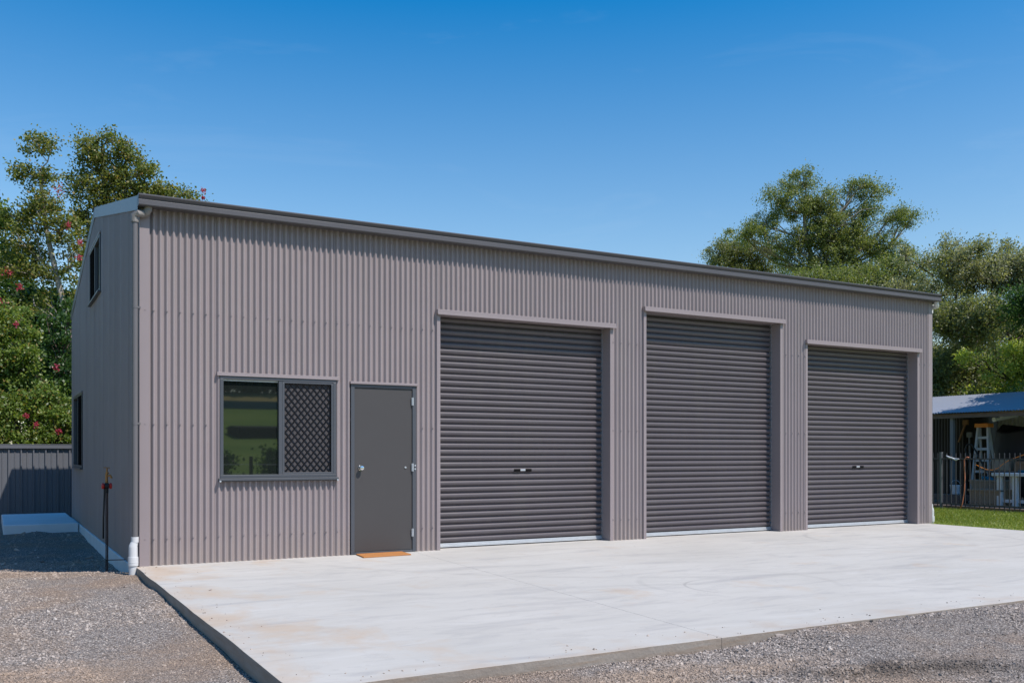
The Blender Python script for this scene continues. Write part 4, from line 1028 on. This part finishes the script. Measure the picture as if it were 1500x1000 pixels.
# wheelbarrow-like handle and hanging tools
mb = MB(); mb.tube([(19.9, 3.88, .5), (19.9, 3.80, 1.0), (19.9, 3.92, 1.35), (19.9, 3.86, 1.48), (19.9, 3.74, 1.47), (19.9, 3.62, 1.3), (19.9, 3.4, .9), (19.9, 3.35, .5)], .022, 8)
mb.tube([(19.9, 3.88, .5), (19.9, 3.86, .04)], .018, 6); mb.tube([(19.9, 3.35, .5), (19.9, 3.3, .04)], .018, 6)
tag(mb.build('hand_trolley', M['black'], smooth=True), 'black bent-tube trolley handle standing left of the ladder', 'trolley')
for lab, y0_, y1_, z0_, z1_, m_ in (('orange-brown tool handle hanging in the dark left bay', 4.45, 4.25, 1.55, 2.02, 'card'), ('pale tool hanging in the dark left bay', 4.12, 4.14, 1.05, 1.7, 'postgrey')):
    mb = MB(); mb.bar((20.6, y0_+.15, z0_), (20.6, y1_+.15, z1_), .03, .05, up=(1,0,0)); mb.box(20.58, 20.64, y1_+.08, y1_+.22, z1_-.03, z1_+.10); tag(mb.build('garden_tool', M[m_]), lab, 'tool')

# ------------------------------------------------------------------ paddock opposite (seen in the window glass)
pfn = empty('post_fence', (8, -19, -.1), 'wire fence with dark posts on the far side of the drive, opposite the shed', 'fence')
for i in range(14):
    x = -21.8+i*4.6; mb = MB(); mb.tube([(x, -19+.1*(i % 2), -.3), (x, -19+.1*(i % 2), 1.15)], .06, 8); mb.build('post', M['bark_d'], pfn)
for z in (.3, .6, .9): mb = MB(); mb.tube([(-22, -19, z), (38, -19, z)], .006, 4); mb.build('wire', M['galv'], pfn)
fs = empty('farm_shed', (28, -62, gz(28, -62)), 'long low dark farm shed on the grassy hillside opposite', 'shed')
z = gz(0, -62); mb = MB(); mb.box(15.2, 44, -66, -62, z-.3, z+.95); mb.build('walls', M['interior'], fs)
mb = MB(); mb.prism([(-66.3, z+.95), (-61.7, z+.95), (-64, z+1.15)], 'x', 15.0, 44.3); mb.build('roof', M['interior'], fs)
z = gz(0, -92); mb = MB(); mb.box(-40, 80, -92.05, -92, z-.2, z+.62)
tag(mb.build('shade_cloth_fence', M['teal']), 'dark teal shade-cloth fence across the hillside opposite', 'fence')
for i in range(28):
    x = -60+i*6+rnd.uniform(-1.5, 1.5); y = -112+rnd.uniform(-4, 4); z = gz(x, y); h = rnd.uniform(5, 8)
    plant('hill_tree', 'dark tree in the long row on the crest of the hillside opposite', 'tree', 'trees along the crest opposite', (x, y, z), [(x,y,z-.3),(x,y,z+h*.3),(x,y,z+h*.6)],
          [(x,y,z+h*.55,h*.7,h*.5,h*.5,34),(x+3,y,z+h*.3,h*.7,h*.4,h*.35,30)], M['leaf_dark'], M['bark_d'], .9, .6, 1.4, 30, 100+i, tr=.25, twig=.05)
for i, (x, y, h) in enumerate(((4.7, -21, 1.6), (7.7, -22, 1.5), (-4, -21.5, 1.8), (12, -21, 1.6), (-9, -22, 2))):
    plant('roadside_bush', 'dark bush along the wire fence opposite the shed', 'bush', 'bushes along the wire fence opposite', (x, y, -.1), [(x,y,-.2),(x,y,h*.3),(x,y,h*.5)],
          [(x,y,h*.5,h*.6,h*.5,h*.5,30)], M['leaf_dark'], M['bark_d'], .16, .1, .4, 50, 130+i, tr=.05)

# ------------------------------------------------------------------ loose gravel stones (geometry nodes, stuff)
def scatter_points():
    r = np.random.RandomState(3); P = []
    def reg(n, x0, x1, y0, y1, keep):
        x = r.uniform(x0, x1, n); y = r.uniform(y0, y1, n); m = keep(x, y); return x[m], y[m]
    def near(x, y):           # density falls with distance from the drive's near side
        d = np.hypot(x+1.445, y+11.1); return r.rand(len(x)) < np.clip(1.25-.075*(d-5), .35, 1)
    a1 = reg(215000, -5.2, -.055, -7.5, 3.2, near)
    a3 = reg(26000, -3.0, -.06, 1.2, 11.5, lambda x, y: ~((x > -1.28) & (y > 7.5)))
    a2 = reg(200000, -1.5, 8.6, -9.6, -6.235, near)
    a4 = reg(3500, -.22, -.056, -6.4, -.1, lambda x, y: x == x)
    a5 = reg(9000, -1, 9, -6.42, -6.235, lambda x, y: x == x)
    cl = reg(260, -2.6, -.15, 1.6, 7.4, lambda x, y: x == x)
    x = np.concatenate([a[0] for a in (a1, a2, a3, a4, a5, cl)]); y = np.concatenate([a[1] for a in (a1, a2, a3, a4, a5, cl)])
    z = gravel_z(x, y) + r.uniform(-.003, .004, len(x))
    s = .0043*np.exp(r.normal(0, .45, len(x)))
    soil = vnoise(x*1.3, y*1.3, 8); s = s*np.where(soil > .25, .62, 1); big = r.rand(len(x)) < .012; s[big] *= 1.6
    s[-260:] = .012*np.exp(r.normal(0, .5, 260))
    nsp = 170; tt = r.rand(nsp); off = np.abs(r.normal(0, .16, nsp)); fr = r.rand(nsp) < .6      # a few stones kicked up onto the concrete
    # keep them sparse
    x[:nsp] = np.where(fr, tt*9, -.04+off); y[:nsp] = np.where(fr, -6.2+off, -6*tt-.1); z[:nsp] = .002; s[:nsp] *= .8
    heap = np.exp(-(((x-3.42)+(y+7.55)*.35)**2/.6 + ((y+7.35)-(x-3.4)*-.45)**2/.05)); s *= 1+.7*heap
    return np.stack([x, y, z], -1), s
Pts, Sz = scatter_points()
me = bpy.data.meshes.new('gravel_stones'); me.vertices.add(len(Pts)); me.vertices.foreach_set('co', Pts.astype(np.float32).ravel())
at_ = me.attributes.new('sz', 'FLOAT', 'POINT'); at_.data.foreach_set('value', Sz.astype(np.float32))
me.materials.append(M['stone'])
go = link('gravel_stones', me); tag(go, 'loose grey and tan crushed gravel covering the driveway', 'gravel', kind='stuff')
ng = bpy.data.node_groups.new('stones', 'GeometryNodeTree')
ng.interface.new_socket('Geometry', in_out='INPUT', socket_type='NodeSocketGeometry'); ng.interface.new_socket('Geometry', in_out='OUTPUT', socket_type='NodeSocketGeometry')
nd = ng.nodes; L_ = ng.links.new
gi = nd.new('NodeGroupInput'); gout = nd.new('NodeGroupOutput')
g2i = nd.new('GeometryNodeGeometryToInstance')
for k in range(4):
    ico = nd.new('GeometryNodeMeshIcoSphere'); ico.inputs['Radius'].default_value = 1; ico.inputs['Subdivisions'].default_value = 1
    sp = nd.new('GeometryNodeSetPosition'); rv = nd.new('FunctionNodeRandomValue'); rv.data_type = 'FLOAT_VECTOR'
    rv.inputs[0].default_value = (-.38,)*3; rv.inputs[1].default_value = (.38,)*3; rv.inputs['Seed'].default_value = k*7+1
    L_(ico.outputs['Mesh'], sp.inputs['Geometry']); L_(rv.outputs[0], sp.inputs['Offset'])
    tf = nd.new('GeometryNodeTransform'); tf.inputs['Scale'].default_value = ((1.25,.9,.7),(1.0,1.0,.6),(1.4,.8,.8),(.95,1.1,.85))[k]
    L_(sp.outputs[0], tf.inputs['Geometry']); L_(tf.outputs[0], g2i.inputs[0])
iop = nd.new('GeometryNodeInstanceOnPoints'); iop.inputs['Pick Instance'].default_value = True
m2p = nd.new('GeometryNodeMeshToPoints')
L_(gi.outputs[0], m2p.inputs['Mesh']); L_(m2p.outputs[0], iop.inputs['Points']); L_(g2i.outputs[0], iop.inputs['Instance'])
ri = nd.new('FunctionNodeRandomValue'); ri.data_type = 'INT'; ri.inputs[4].default_value = 0; ri.inputs[5].default_value = 3; L_(ri.outputs[2], iop.inputs['Instance Index'])
rr = nd.new('FunctionNodeRandomValue'); rr.data_type = 'FLOAT_VECTOR'; rr.inputs[0].default_value = (-.5,-.5,0); rr.inputs[1].default_value = (.5,.5,6.28)
L_(rr.outputs[0], iop.inputs['Rotation'])
na = nd.new('GeometryNodeInputNamedAttribute'); na.data_type = 'FLOAT'; na.inputs['Name'].default_value = 'sz'; L_(na.outputs[0], iop.inputs['Scale'])
sm = nd.new('GeometryNodeSetMaterial'); sm.inputs['Material'].default_value = M['stone']
L_(iop.outputs[0], sm.inputs['Geometry']); L_(sm.outputs[0], gout.inputs[0])
md = go.modifiers.new('stones', 'NODES'); md.node_group = ng
